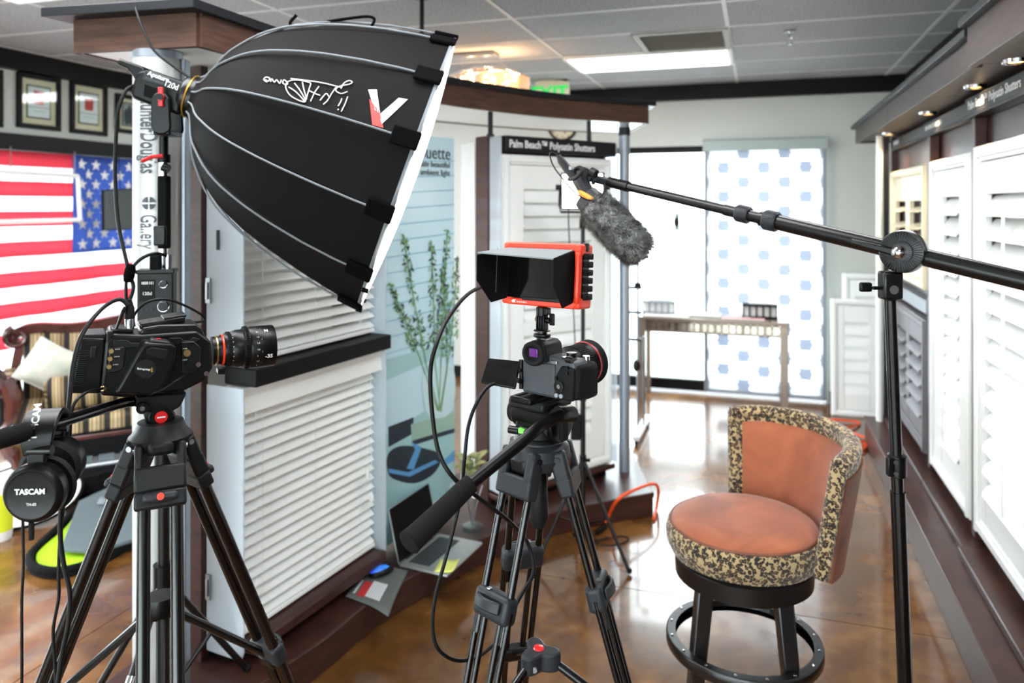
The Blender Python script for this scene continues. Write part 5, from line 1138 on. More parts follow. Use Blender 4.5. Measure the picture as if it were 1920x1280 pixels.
# headphones hanging on the pan handle
ax = V((-.28, .96, 0)).normalized(); Pn = P(66, 922, 1.26); side_ = V((ax.y, -ax.x, 0))
r = root('headphones', 'black studio headphones hanging on the tripod pan handle', 'headphones', Pn-V((0, 0, .05)))
for k, (c, s, sc_) in enumerate(((Pn, -1, 1.), (Pn+ax*.115+V((0, 0, .012)), 1, 1.))):
    M = basis(c, ax*s+V((-.22*(k == 0), 0, 0)), V((0, 0, 1)))       # x up, z outward
    cu = mk('ear_cup', B(M).lathe([(.030, -.028), (.044, -.022), (.049, -.008), (.049, .006), (.044, .013), (.04, .0145), (.036, .013), (.0001, .0138)], n=40), 'black_plastic', r)
    mk('ear_pad', B(M).lathe([(.026, -.03), (.032, -.045), (.043, -.046), (.05, -.036), (.048, -.026)], n=36), 'rubber', cu)
    mk('yoke', B(M).box((.05, 0, -.006), (.03, .03, .01)).box((.062, 0, -.010), (.022, .034, .014)), 'black_plastic', cu, .004); mk('slider', B(M).cyl((.066, -.022, -.010), (.066, .022, -.010), .009, n=16), 'black_metal', cu)
    if k == 0:
        Mt = M @ Matrix.Rotation(-pi/2, 4, 'Z') @ Matrix.Translation((0, 0, .0152))
        txt('TASCAM', .0125, 'white_text', cu, Mt @ Matrix.Translation((.0, .002, 0)), bold=.0004, align='CENTER'); txt('TH-03', .0062, 'white_text', cu, Mt @ Matrix.Translation((.002, -.017, 0)), align='CENTER')
top = P(84, 775, 1.29); n0 = Pn+ax*.01+V((0, 0, .06)); n1 = Pn+ax*.105+V((0, 0, .072)); md = (n0+n1)/2; hz = top.z-.004
arch = catmull([n0, n0+V((0, 0, .025)), V((*(n0.lerp(md, .2)).xy, hz-.014)), V((*md.xy, hz)), V((*(n1.lerp(md, .2)).xy, hz-.014)), n1+V((0, 0, .02)), n1], 7)
def band(rr, th): 
    b = B(); k = len(arch); vv = []; ff = []
    for i, p in enumerate(arch):
        t = (arch[min(i+1, k-1)]-arch[max(i-1, 0)]).normalized(); n_ = side_.cross(t).normalized(); w_ = rr*(.62+.38*sin(pi*i/(k-1))**.5)
        vv += [p+side_*(-w_)-n_*th, p+side_*w_-n_*th, p+side_*w_+n_*th, p-side_*w_+n_*th]
    for i in range(k-1): ff += [(i*4+q, i*4+(q+1) % 4, i*4+4+(q+1) % 4, i*4+4+q) for q in range(4)]
    ff += [(0, 1, 2, 3), tuple(range(4*k-4, 4*k))]; return b.add(vv, ff)
hb = mk('headband', band(.027, .005), 'black_plastic', r, .004)
Mt = basis(arch[19]+V((0, 0, .0075)), V((-.35, -.4, .85)), side_); txt('TASCAM', .016, 'white_text', hb, basis(arch[15]+(n0-n1).normalized()*.005+V((0, 0, .006)), (n0-n1).normalized()*1.2+V((0, 0, .8)), ax), bold=.0004, align='CENTER')
mk('plug_strain', B().cyl(Pn+V((0, -.01, -.046)), Pn+V((0, -.01, -.075)), .0042, n=10), 'rubber', r)
wire('headphone_cable', 'thin black headphone cord hanging straight down from the left ear cup', [(43, 972, 1.25), (43, 1000, 1.25), (44, 1060, 1.25), (41, 1120, 1.25), (41, 1200, 1.25), (41, 1300, 1.25)], .0024)
# ================================================================= CENTRE TRIPOD, HYBRID CAMERA, FIELD MONITOR
ap2 = V((.055, 1.55, 1.232)); AZ = [rad(105), rad(225), rad(-15)]
tr2, hub2 = tripod('video_tripod', 'black tripod with grey clamps in the middle carrying the photo camera', ap2, AZ, .28, .052, .070, .0076, .265, .82, 'grey')
cs = V((ap2.x, ap2.y, .826)); hb_ = []
for k in range(36):
    a = 2*pi*k/36; q = .034+.012*cos(3*(a-AZ[0])); hb_.append((q*cos(a), q*sin(a)))
mk('spreader_hub', B(Matrix.Translation(cs)).prism(hb_, -.022, .016), 'grey_plastic', tr2, .005); mk('badge', B(Matrix.Translation(cs)).lathe([(.0, .0205), (.010, .019), (.0115, .016), (0.001, .016)], n=20), 'red_badge', tr2)
for (M, zz), az in zip(hub2, AZ):
    e = M @ V((0, 0, zz+.10)); mk('spreader_arm', B().cyl(cs+V((cos(az), sin(az), 0))*.02, e, .0085, n=12), 'black_tube', tr2); mk('spreader_joint', B(M).box((0, 0, zz+.10), (.096, .03, .035)), 'black_plastic', tr2, .01, seg=3)
    mk('hub_bolt', B().cyl(cs+V((cos(az+.5), sin(az+.5), 0))*.03+V((0, 0, -.008)), cs+V((cos(az+.5), sin(az+.5), 0))*.037+V((0, 0, -.008)), .006, n=12), 'steel', tr2)
mk('crown', B(Matrix.Translation(ap2)).lathe([(.03, -.02), (.056, -.012), (.066, .01), (.062, .03), (.048, .04)], n=36), 'grey_plastic', tr2)
mk('bowl_ring', B(Matrix.Translation(ap2)).lathe([(.05, .036), (.052, .042), (.044, .046)], n=36), 'steel', tr2); mk('tie_down', B(Matrix.Translation(ap2)).lathe([(.012, -.14), (.02, -.12), (.017, -.03), (.012, -.02)], n=20), 'dark_plastic', tr2)
sp = B(Matrix.Translation(ap2))
for az in AZ: sp.box((.045, 0, .0), (.04, .05, .04), Matrix.Rotation(az, 4, 'Z'))
mk('leg_mount', sp, 'black_plastic', tr2, .01)
# camera frame: x right along the back, y towards the lens, z up
A9 = rad(40); M9 = basis(P(978, 735, 1.53), (0, 0, 1), (cos(A9), -sin(A9), 0)); I9 = M9.inverted()
def dp(px, py, yy=0.):
    ray = I9.to_3x3() @ V(((px-CX)/F, 1, -(py-HY)/F)); o = I9 @ camp; t = (yy-o.y)/ray.y; q = o+ray*t; return (q.x, q.z)
r = root('fluid_head', 'black fluid head with long foam pan handle on the middle tripod', 'tripod head', (ap2.x, ap2.y, ap2.z+.045))
hz = ap2.z+.012
mk('pan_base', B(Matrix.Translation(ap2)).lathe([(.04, .046), (.044, .05), (.044, .064), (.038, .07)], n=32), 'dark_plastic', r)
Mh = basis(V((ap2.x, ap2.y, 0)), (0, 0, 1), (cos(A9), -sin(A9), 0))
mk('head_body', B(Mh).prism([(-.044, .006), (.044, .006), (.044, .038), (.02, .056), (-.02, .056), (-.044, .038)], -.024, .028, Matrix.Translation((0, 0, hz+.034)) @ Matrix.Rotation(pi/2, 4, 'X')), 'black_plastic', r, .01, seg=3)
mk('tilt_drum', B(Mh).cyl((-.052, 0, hz+.078), (.052, 0, hz+.078), .031, n=32), 'black_plastic', r, .004); mk('drag_wheel', B(Mh).cyl((-.066, .0, hz+.078), (-.05, 0, hz+.078), .026, n=28), 'rubber', r, .003)
mk('tilt_cover', B(Mh).cyl((.05, 0, hz+.070), (.06, 0, hz+.070), .038, n=36), 'black_plastic', r, .003); mk('badge', B(Mh).prism([(.0, .03), (.022, .024), (.03, .004), (.02, -.002), (.012, .014)], .0, .0015, Matrix.Translation((.0602, 0, hz+.070)) @ Matrix.Rotation(pi/2, 4, 'Y') @ Matrix.Rotation(pi/2, 4, 'Z')), 'red', r, smooth=0)
mk('platform', B(Mh).box((0, .005, hz+.105), (.092, .10, .02)), 'dark_plastic', r, .006); mk('quick_plate', B(Mh).box((0, .0, hz+.118), (.056, .125, .014)), 'black_plastic', r, .005)
pg = B(Mh)
for s in (-1, 1): pg.box((s*.013, 0, hz+.1245), (.006, .11, .004))
mk('plate_grips', pg, 'rubber', r); mk('bubble', B(Mh).cyl((-.012, -.040, hz+.048), (-.012, -.040, hz+.056), .0075, n=20), 'bubble', r, label='green spirit level')
mk('tilt_lever', B(Mh).box((.072, -.012, hz+.066), (.012, .02, .05), Matrix.Rotation(0, 4, 'X')), 'rubber', r, .004); mk('lever_bolt', B(Mh).cyl((.06, -.002, hz+.082), (.08, -.002, hz+.082), .006, n=12), 'steel', r)
mk('pan_lock', B(Mh).cyl((-.05, -.035, hz+.046), (-.028, -.03, hz+.046), .008, n=12), 'black_metal', r)
hp = catmull([P(1066, 776, 1.50), P(1050, 780, 1.475), P(1015, 797, 1.45), P(985, 823, 1.42), P(880, 909, 1.355)], 8)
mk('handle_socket', B().cyl(P(1046, 778, 1.48), P(1072, 776, 1.515), .0165, n=20), 'black_plastic', r); mk('pan_handle', B().tube(hp, .0115, 16), 'black_plastic', r)
gp_ = catmull([P(886, 904, 1.358), P(872, 916, 1.35), P(830, 957, 1.31), P(785, 1000, 1.27), P(770, 1014, 1.26), P(764, 1020, 1.255)], 6); k_ = len(gp_)
mk('handle_grip', B().tube(gp_, [.014 if i == 0 else (.0165+.006*i/k_ if i < k_-5 else .0225*math.sqrt(max(.05, 1-((i-k_+6)/5.6)**2))) for i in range(k_)], 18), 'foam', r)
# hybrid camera
mat('body_grey', (62, 65, 70), .42, bump=.05, bscale=500)
r = root('photo_camera', 'black mirrorless camera with flipped out screen on the middle tripod', 'camera', None, M=M9)
mk('body', B(M9).prism([(0, .004), (.005, 0), (.125, 0), (.13, .01), (.132, .07), (.126, .078), (.092, .08), (.08, .083), (.018, .083), (.004, .072)], -.0, .046, Matrix(((1, 0, 0, 0), (0, 0, 1, 0), (0, 1, 0, 0), (0, 0, 0, 1)))), 'body_grey', r, .005, seg=3)
mk('hand_grip', B(M9).prism([(.098, .0), (.134, .002), (.146, .03), (.144, .06), (.13, .076), (.11, .074), (.1, .045)], .002, .07, Matrix.Identity(4)), 'rubber', r, .009, seg=3)
mk('thumb_grip', B(M9).prism([(.088, .002), (.13, .002), (.133, .066), (.102, .068), (.09, .05)], -.0055, .004, Matrix(((1, 0, 0, 0), (0, 0, 1, 0), (0, 1, 0, 0), (0, 0, 0, 1)))), 'rubber', r, .004)
mk('back_panel', B(M9).box((.046, -.0015, .036), (.08, .004, .062)), 'body_grey', r, .002); mk('screen_hinge', B(M9).cyl((.001, -.002, .008), (.001, -.002, .066), .005, n=12), 'black_plastic', r)
hm = mk('viewfinder_hump', B(M9).prism([(.018, .07), (.072, .07), (.066, .104), (.056, .11), (.034, .11), (.024, .104)], -.012, .05, Matrix(((1, 0, 0, 0), (0, 0, 1, 0), (0, 1, 0, 0), (0, 0, 0, 1)))), 'dark_plastic', r, .006, seg=3)
ec = B(M9); pts = [(.045+.024*cos(t)*(1 if abs(cos(t)) < .75 else .92), .086+.019*sin(t)) for t in [2*pi*k/24 for k in range(24)]]
ec.tube([(x, -.018, z) for x, z in pts], .0055, 8, closed=True); mk('eyecup', ec, 'rubber', hm); mk('eyepiece', B(M9).box((.045, -.014, .086), (.038, .008, .03)), 'black_matte', hm, .003); mk('eyepiece_glass', B(M9).box((.045, -.0185, .088), (.021, .002, .017)), 'viewfinder', hm, .002)
mk('hot_shoe', B(M9).box((.045, .02, .111), (.02, .02, .003)), 'steel', hm); mk('top_display', B(M9).box((.105, .018, .0805), (.026, .016, .002)), 'screen', r); mk('mode_dial', B(M9).cyl((.1, .034, .078), (.1, .034, .088), .0105, n=24), 'black_metal', r); mk('shutter_button', B(M9).cyl((.124, .05, .074), (.124, .05, .082), .007, n=18), 'chrome', r)
mk('command_dial', B(M9).cyl((.112, .0, .081), (.126, .0, .081), .006, n=18), 'black_metal', r); mk('touch_bar', B(M9).box((.083, -.002, .0715), (.016, .003, .008)), 'steel', r, .002)
for x, z, q in ((.117, .066, .0036), (.118, .056, .0032), (.092, .043, .0034), (.093, .010, .0042), (.104, .010, .0042)): mk('button', B(M9).cyl((x, -.004, z), (x, -.0085, z), q, n=14), 'black_metal' if z > .02 else 'grey_rail', r)
mk('control_wheel', B(M9).lathe([(.0115, 0), (.0115, .003), (.006, .0035), (.0055, .002)], Matrix.Translation((.099, -.0055, .028)) @ Matrix.Rotation(pi/2, 4, 'X'), n=28), 'black_metal', r); mk('set_button', B(M9).cyl((.099, -.005, .028), (.099, -.0095, .028), .0042, n=16), 'steel', r)
mk('card_door', B(M9).box((.1405, .035, .032), (.004, .026, .036), Matrix.Rotation(0, 4, 'Z')), 'dark_plastic', r, .002)
Mo = M9 @ Matrix.Translation((.054, .046, .043)) @ Matrix.Rotation(-pi/2, 4, 'X')
ln = mk('lens', B(Mo).lathe([(.034, 0), (.036, .01), (.038, .012), (.038, .04), (.041, .046), (.041, .085), (.0445, .092), (.0445, .105), (.041, .105), (.039, .098)], n=44), 'black_plastic', r); mk('red_ring', B(Mo).lathe([(.0446, .095), (.0455, .0955), (.0455, .098), (.0446, .0985)], n=44, caps=False), 'red', ln)
rg = B(Mo)
for k in range(56): rg.box((.0415, 0, .065), (.002, .0026, .034), Matrix.Rotation(2*pi*k/56, 4, 'Z'))
mk('zoom_ring', rg, 'rubber', ln, smooth=0); mk('lens_hood_rim', B(Mo).lathe([(.0445, .104), (.047, .112), (.0475, .118), (.044, .118), (.042, .106)], n=44, caps=False), 'black_matte', ln)
sc = [P(914, 670, 1.56), P(976, 676, 1.535), P(966, 728, 1.50), P(900, 716.5, 1.525)]; nn = (sc[1]-sc[0]).cross(sc[3]-sc[0]).normalized()
fs = mk('flip_screen', B().hexa([q+nn*.0 for q in sc], [q+nn*.007*(1 if nn.y > 0 else -1) for q in sc]), 'black_plastic', r, .003); ct = sum(sc, V())/4; sg = -1 if nn.y > 0 else 1
mk('screen_glass', B().hexa([ct+(q-ct)*.93+nn*sg*.0001 for q in sc], [ct+(q-ct)*.93+nn*sg*.0008 for q in sc]), 'screen', fs, smooth=0); mk('hinge_arm', B().cyl(sc[1].lerp(sc[2], .35), M9 @ V((.0, -.002, .045)), .005, n=10).cyl(sc[1].lerp(sc[2], .7), M9 @ V((.0, -.002, .022)), .005, n=10), 'black_plastic', fs)
# monitor mount on the hot shoe
mt = M9 @ V((.037, .02, .108)); MM = basis(mt, (0, 0, 1), (cos(A9), -sin(A9), 0))
r = root('monitor_mount', 'small black swivel mount with wing screw between camera and monitor', 'mount', None, M=MM)
mk('shoe_foot', B(MM).lathe([(.011, 0), (.011, .005), (.017, .006), (.018, .009), (.017, .012), (.01, .013), (.01, .017), (.017, .0175), (.017, .0195), (.01, .021)], n=28), 'black_metal', r)
pr = B(MM)
for x in (-.0085, -.0028, .0028, .0085): pr.box((x, 0, .034), (.0036, .016, .03))
mk('prongs', pr, 'black_plastic', r, .0015); mk('bolt', B(MM).cyl((-.016, 0, .04), (-.01, 0, .04), .0042, n=12), 'brass', r); mk('wing_screw', B(MM).cyl((.01, 0, .04), (.022, 0, .04), .006, n=14).box((.025, 0, .043), (.012, .005, .024), Matrix.Rotation(0, 4, 'X')), 'black_plastic', r, .002)
mk('top_head', B(MM).lathe([(.01, .047), (.012, .049), (.012, .065), (.008, .067)], n=22), 'black_plastic', r); mk('slot', B(MM).box((.011, 0, .058), (.014, .014, .014)), 'black_metal', r, .002)
# field monitor
A10 = rad(34); xm = V((cos(A10), -sin(A10), 0)); OM = mt+V((-.006, 0, .067)); M10 = basis(OM, (0, 0, 1), xm) @ Matrix.Rotation(rad(-4), 4, 'X')   # x right, y away, z up; bottom centre
r = root('field_monitor', 'field monitor in bright red cage with black folding sun hood', 'monitor', None, M=M10)
WX, HZ = .182, .128
mk('shell', B(M10).box((.006, .022, HZ/2), (WX-.01, .034, HZ-.012)), 'black_plastic', r, .005)
xz = Matrix(((1, 0, 0, 0), (0, 0, 1, 0), (0, 1, 0, 0), (0, 0, 0, 1)))
def ringpts(w, h, c): return [(-w/2+c, 0), (w/2-c, 0), (w/2, c), (w/2, h-c), (w/2-c, h), (-w/2+c, h), (-w/2, h-c), (-w/2, c)]
o_ = ringpts(WX, HZ, .012); i_ = [(x, z+.013) for x, z in ringpts(WX-.022, HZ-.026, .008)]
def ring(b, y0, y1):
    vv = [(x, y0, z) for x, z in o_]+[(x, y0, z) for x, z in i_]+[(x, y1, z) for x, z in o_]+[(x, y1, z) for x, z in i_]; ff = []
    for k in range(8):
        j = (k+1) % 8; ff += [(k, j, 8+j, 8+k), (16+k, 24+k, 24+j, 16+j), (k, 16+k, 16+j, j), (8+k, 8+j, 24+j, 24+k)]
    return b.add(vv, ff)
mk('front_frame', ring(B(M10), -.002, .012), 'orange_red', r, .003, label='bright red front frame')
for z in (HZ-.005, .005): mk('cage_bar', B(M10).box((.0, .022, z), (WX-.03, .04, .011)), 'orange_red', r, .004)
for s in (-1, 1):
    for z in (.012, HZ-.012): mk('corner_guard', B(M10).box((s*(WX/2-.011), .024, z), (.026, .05, .024)), 'orange_red', r, .006, seg=3)
mk('side_rail', B(M10).tube(catmull([(WX/2-.004, -.004, HZ-.018), (WX/2+.0, -.009, HZ-.035), (WX/2+.0, -.01, .03), (WX/2-.003, -.004, .014)]), .0058, 8), 'orange_red', r)
gr_ = B(M10)
for k in range(6): gr_.box((WX/2, .028, .024+.016*k), (.012, .034, .012)).box((WX/2+.004, .028, .024+.016*k), (.008, .016, .008))
mk('side_grips', gr_, 'rubber', r, .002); mk('buckle', B(M10).box((WX/2-.002, .024, HZ-.006), (.012, .014, .018)), 'black_metal', r, .003)
mk('screen', B(M10).box((0, -.0005, HZ/2), (WX-.024, .003, HZ-.03)), 'screen', r, smooth=0); mk('chin', B(M10).box((.018, -.0035, .014), (.115, .004, .007)), 'dark_plastic', r, .001)
txt('4K', .0085, 'white_text', r, M10 @ Matrix.Translation((-.066, -.0023, .0042)) @ Matrix.Rotation(pi/2, 4, 'X'), bold=.0003, shear=.2); marks(r, M10 @ Matrix.Translation((-.053, -.0023, .0045)) @ Matrix.Rotation(pi/2, 4, 'X'), .024, .003, seed=8)
# hood: four thin panels flaring out
hw, hl = .075, .098
hd = mk('hood_top', B(M10).hexa([(-.076, -.003, HZ-.014), (.077, -.003, HZ-.014), (.087, -hl, HZ-.032), (-.088, -hl, HZ-.026)], [(-.076, -.003, HZ-.0115), (.077, -.003, HZ-.0115), (.087, -hl, HZ-.0295), (-.088, -hl, HZ-.0235)]), 'grey_fabric', r, label='grey fabric top of the sun hood'); 
mat('hood_grey', (120, 126, 128), .85, bump=.2, bscale=500); hd.data.materials[0] = MT['hood_grey']
for s in (-1, 1):
    q = [(-.003, HZ-.0135), (-hl, HZ-.029), (-hl+.002, .048), (-hl*.52, .004), (-.003, .012)]; x0 = .0765
    mk('hood_side', B(M10).hexa([(s*(x0+.0105*(-y/hl)), y, z) for y, z in q], [(s*(x0+.0022+.0105*(-y/hl)), y, z) for y, z in q]), 'black_fabric', r, .001)
mk('hood_crease', B(M10).box((-.0765, -.045, .07), (.0006, .001, .09)), 'grey_fabric', r, smooth=0)
# cables of this rig
wire('monitor_cable', 'black cable curving from the monitor down across the pan handle', [(952, 526, 1.68), (905, 537, 1.63), (872, 556, 1.57), (838, 600, 1.50), (815, 655, 1.44), (807, 700, 1.44), (810, 770, 1.43), (822, 845, 1.42), (850, 895, 1.41), (900, 935, 1.45), (950, 973, 1.52), (985, 1010, 1.58), (1000, 1050, 1.58), (998, 1080, 1.57), (980, 1110, 1.54), (955, 1155, 1.5)], .0042)
wire('screen_cable', 'long black cable looping from the flipped screen down to the tripod leg', [(935, 718, 1.53), (915, 725, 1.5), (893, 757, 1.47), (878, 800, 1.45), (871, 860, 1.44), (864, 930, 1.44), (848, 1000, 1.43), (832, 1060, 1.42), (818, 1110, 1.42), (811, 1165, 1.42), (818, 1210, 1.42), (840, 1232, 1.43), (868, 1238, 1.46), (900, 1228, 1.52), (930, 1205, 1.58), (945, 1190, 1.62)], .0036)
# ================================================================= BAR STOOL
so = V((.775, 2.53, 0)); ZSE = .70
r = root('bar_stool', 'round bar stool in tan suede with leopard trim and black legs', 'bar stool', (so.x, so.y, 0))
def S2(): return B(Matrix.Translation(so))
RS = .245; BC = rad(14); BH = rad(68)
mk('seat_band', S2().lathe([(.20, .585), (.235, .592), (.252, .625), (.255, .655), (.248, .682), (.236, .69)], n=56), 'leopard', r, label='leopard print seat band')
mk('seat_cushion', S2().lathe([(.238, .683), (.234, .694), (.215, .708), (.16, .72), (.08, .726), (.001, .728)], n=56), 'suede', r, label='tan suede seat cushion')
mk('seat_welt', S2().tube([(.2385*cos(2*pi*k/64), .2385*sin(2*pi*k/64), .689) for k in range(64)], .0045, 6, closed=True), 'leather_brown', r)
mk('swivel_ring', S2().lathe([(.19, .515), (.222, .518), (.225, .575), (.21, .59), (.15, .592)], n=48), 'black_wood', r)
# curved back: profile rises and leans out; height tapers at both ends
def backp(t, z, off):     # t in -1..1 across, z 0..1 up, off = radial offset
    a = BC+BH*t; lean = .058*z; R = RS+.01+lean+off; zt = .612+z*(.375-.02*abs(t)**3); return (R*cos(a), R*sin(a), zt)
def shell(off0, off1, t0, t1, z0, z1, nu=32, nv=12):
    b = S2(); f = lambda o: (lambda u_, v_: backp(t0+(t1-t0)*u_, z0+(z1-z0)*v_, o))
    b.grid(f(off0), nu, nv).grid(f(off1), nu, nv)
    for e in (0, 1): b.grid(lambda u_, v_, e=e: backp(t0+(t1-t0)*u_, z1 if e else z0, off0+(off1-off0)*v_), nu, 1).grid(lambda u_, v_, e=e: backp(t1 if e else t0, z0+(z1-z0)*u_, off0+(off1-off0)*v_), nv, 1)
    return b
def pad(off0, bulge, t0, t1, z0, z1):
    return S2().grid(lambda u_, v_: backp(t0+(t1-t0)*u_, z0+(z1-z0)*v_, off0-bulge*min(1, 4*min(u_, 1-u_, v_, 1-v_))**.5), 36, 16)
mk('back_core', shell(.004, .05, -1, 1, .0, 1.), 'leopard', r, .012, seg=3)
mk('back_inner_pad', pad(.006, .02, -.89, .89, .03, .93), 'suede', r, label='tan suede inner back')
mk('back_outer', shell(.048, .058, -.97, .97, -.02, .9), 'leather_brown', r, .006, label='brown suede outer back')
path = [(t, 1.0) for t in [-.95+.0792*k for k in range(25)]]
eb = [(-.95, z/14) for z in range(0, 14)]+path+[(.95, 1-z/14) for z in range(1, 15)]
mk('back_edge_roll', S2().tube([V(backp(t, z, .022)) for t, z in eb], [.0245]*len(eb), 12, squash=1.15), 'leopard', r, label='padded leopard edge of the back')
for k, a in enumerate((rad(28), rad(118), rad(208), rad(298))):
    t = V((cos(a), sin(a), 0)); b = S2(); w0, w1 = .027, .022; nx = V((-sin(a+rad(7)*0), cos(a), 0))
    M = Matrix.Rotation(round(a/(pi/2))*0, 4, 'Z')
    top, bot = t*.165, t*.235
    lo = [(bot.x+i*w1, bot.y+j*w1, 0) for i, j in ((-1, -1), (1, -1), (1, 1), (-1, 1))]; hi = [(top.x+i*w0, top.y+j*w0, .55) for i, j in ((-1, -1), (1, -1), (1, 1), (-1, 1))]
    mk('leg', b.hexa(lo, hi), 'black_wood', r, .006)
mk('foot_ring', S2().lathe([(.222, .275), (.25, .275), (.253, .28), (.253, .308), (.25, .313), (.222, .313)], n=64, caps=False), 'black_wood', r, .002)
nb = mk('ring_nail', S2().ball((.238, 0, .314), (.005, .005, .0025), n=8), 'chrome', r)
for k in range(1, 16): clone(nb, r, Matrix.Rotation(k*2*pi/16, 4, 'Z'))
# ================================================================= BOOM STAND WITH FURRY MICROPHONE
J = P(1690, 472, 1.62); TP = P(1132, 339, 2.18); bd = (J-TP).normalized()
pb = P(1697, 1280, 1.66); dirp = (P(1669, 545, 1.62)-pb); base = pb+dirp*(-pb.z/dirp.z)
r = root('boom_stand', 'black boom stand with telescopic arm reaching over the stool', 'boom stand', (base.x, base.y, 0))
Lb = (J-TP).length; T = lambda s: TP+bd*s
mk('boom_inner', B().cyl(T(.02), T(Lb*.62), .0125, n=20), 'black_metal', r); mk('boom_middle', B().cyl(T(Lb*.48), T(Lb*.70), .0145, n=20), 'black_metal', r); mk('boom_outer', B().cyl(T(Lb*.60), T(Lb+.75), .0185, n=24), 'black_metal', r)
mk('tip_sleeve', B().cyl(T(.02), T(.09), .0155, n=18), 'black_plastic', r)
def knurl(s0, s1, R):
    M = basis(T(s0), bd); b = B(M).lathe([(R*.93, 0), (R, .003), (R, s1-s0-.003), (R*.93, s1-s0)], n=28)
    for k in range(28): b.box((R, 0, (s1-s0)/2), (.0016, R*.1, (s1-s0)*.8), Matrix.Rotation(2*pi*k/28, 4, 'Z'))
    return b
s1 = (T(0)-P(1404, 402, 1.9)).length; s2 = (T(0)-P(1457, 414, 1.85)).length
for s, q in ((s1, .021), (s2, .024)): mk('lock_collar', knurl(s-.017, s+.017, q), 'steel' if False else 'grey_plastic', r)
fc = (camp-J).normalized(); MJ = basis(J+fc*.028, V((fc.x-.35, fc.y, 0)), (1, 0, 0)); 
jb = B(MJ).lathe([(.042, -.012), (.044, -.008), (.044, .004), (.040, .006), (.024, .006), (.024, .012), (.018, .013)], n=40)
mk('swivel_disc', jb, 'black_metal', r); tb_ = B(MJ)
for k in range(44): tb_.box((.033, 0, .0062), (.017, .0018, .003), Matrix.Rotation(2*pi*k/44, 4, 'Z'))
for k in range(30): tb_.box((.0205, 0, .0125), (.006, .0014, .002), Matrix.Rotation(2*pi*k/30, 4, 'Z'))
mk('disc_teeth', tb_, 'dark_plastic', r, smooth=0)
mk('lever_hub', B(MJ).lathe([(.0135, .01), (.0135, .026), (.009, .032), (.003, .034)], n=20), 'chrome', r)
mk('lever', B(MJ).hexa([(-.01, -.008, .014), (-.01, .008, .014), (-.095, .026, .018), (-.097, .015, .018)], [(-.01, -.008, .022), (-.01, .008, .022), (-.095, .026, .024), (-.097, .015, .024)]), 'black_plastic', r, .003)
mk('rear_disc', B(MJ).lathe([(.044, -.03), (.046, -.026), (.046, -.016), (.044, -.013)], n=40), 'steel', r)
nk = P(1669, 545, 1.62)
mk('socket', B(basis(nk, J-nk if False else (0, 0, 1), (1, 0, 0))).box((0, 0, .012), (.042, .034, .06)), 'black_metal', r, .005); mk('socket_hole', B(basis(nk, (0, 0, 1), (1, 0, 0))).cyl((0, -.0165, .004), (0, -.018, .004), .0095, n=20), 'steel', r)
mk('thumb_screw', B(basis(nk, (0, 0, 1), (1, 0, 0))).cyl((-.02, 0, .006), (-.04, 0, .006), .004, n=10).box((-.053, 0, .008), (.026, .012, .02)), 'black_plastic', r, .004)
mk('upper_tube', B().cyl(nk-V((0, 0, .02)), base.lerp(nk, .68), .0125, n=20), 'black_tube', r); mk('lower_tube', B().cyl(base.lerp(nk, .04), base.lerp(nk, .72), .0155, n=20), 'black_tube', r)
ck = P(1682, 872, 1.64); Mk = basis(ck, (0, 0, 1), (1, 0, 0)); mk('height_collar', B(Mk).lathe([(.018, -.024), (.0195, -.022), (.0195, .022), (.018, .024)], n=24).box((-.018, -.008, 0), (.016, .014, .04)), 'black_plastic', r, .002)
for z in (.012, -.012): mk('collar_bolt', B(Mk).cyl((-.012, -.018, z), (-.012, -.0215, z), .0048, n=12), 'steel', r)
for k, a in enumerate((rad(185), rad(300), rad(62))):
    e = V((base.x+.5*cos(a), base.y+.5*sin(a), .012)); st = base.lerp(nk, .36)
    lg = mk('leg', B().cyl(st, e, .011, n=12), 'black_tube', r); mk('foot', B().ball(e+V((0, 0, .006)), .016, n=10), 'rubber', lg); mk('brace', B().cyl(base.lerp(nk, .1), st.lerp(e, .5), .007, n=8), 'black_metal', r)
# microphone
m0, m1 = P(1113, 384, 2.14), P(1190, 462, 2.08); md_ = (m1-m0).normalized(); L = (m1-m0).length+.045; MMi = basis(m0-md_*.012, md_)
r = root('shotgun_microphone', 'grey furry microphone windshield hanging at the boom tip', 'microphone', None, M=MMi)
prof = [(.018, 0), (.036, .006), (.045, .02), (.050, .05), (.052, L*.5), (.051, L*.8), (.046, L*.93), (.03, L*.99), (.001, L)]
mk('windshield', B(MMi).lathe(prof, n=28), 'fur', r)
fr_ = B(MMi); rs = random.Random(5)
def Rp(z):
    for (a, p), (c, q) in zip(prof, prof[1:]):
        if p <= z <= q: return a+(c-a)*(z-p)/max(1e-6, q-p)
    return .01
for k in range(14000):
    z = L*(1-(1-rs.random())**1.0)*.999; a = rs.uniform(0, 2*pi); R = Rp(z); ln_ = rs.uniform(.010, .023); tw = a+rs.uniform(-.28, .28)
    p = V((R*cos(a), R*sin(a), z)); d = V((cos(tw)*.8, sin(tw)*.8, rs.uniform(-.2, 1.1))).normalized(); e = p+d*ln_; t = V((-sin(a), cos(a), 0))*.0013
    fr_.add([p-t, p+t, e], [(0, 1, 2)])
mk('fur', fr_, 'fur', r, smooth=0, kind='stuff')
mk('collar', B(MMi).lathe([(.036, -.022), (.038, -.02), (.04, .012), (.03, .012)], n=28), 'grey_plastic', r)
ob = B(MMi)
for k in range(3): ob.box((.036*cos(k*2.1+3.6), .036*sin(k*2.1+3.6), -.03), (.018, .05, .03), Matrix.Identity(4))
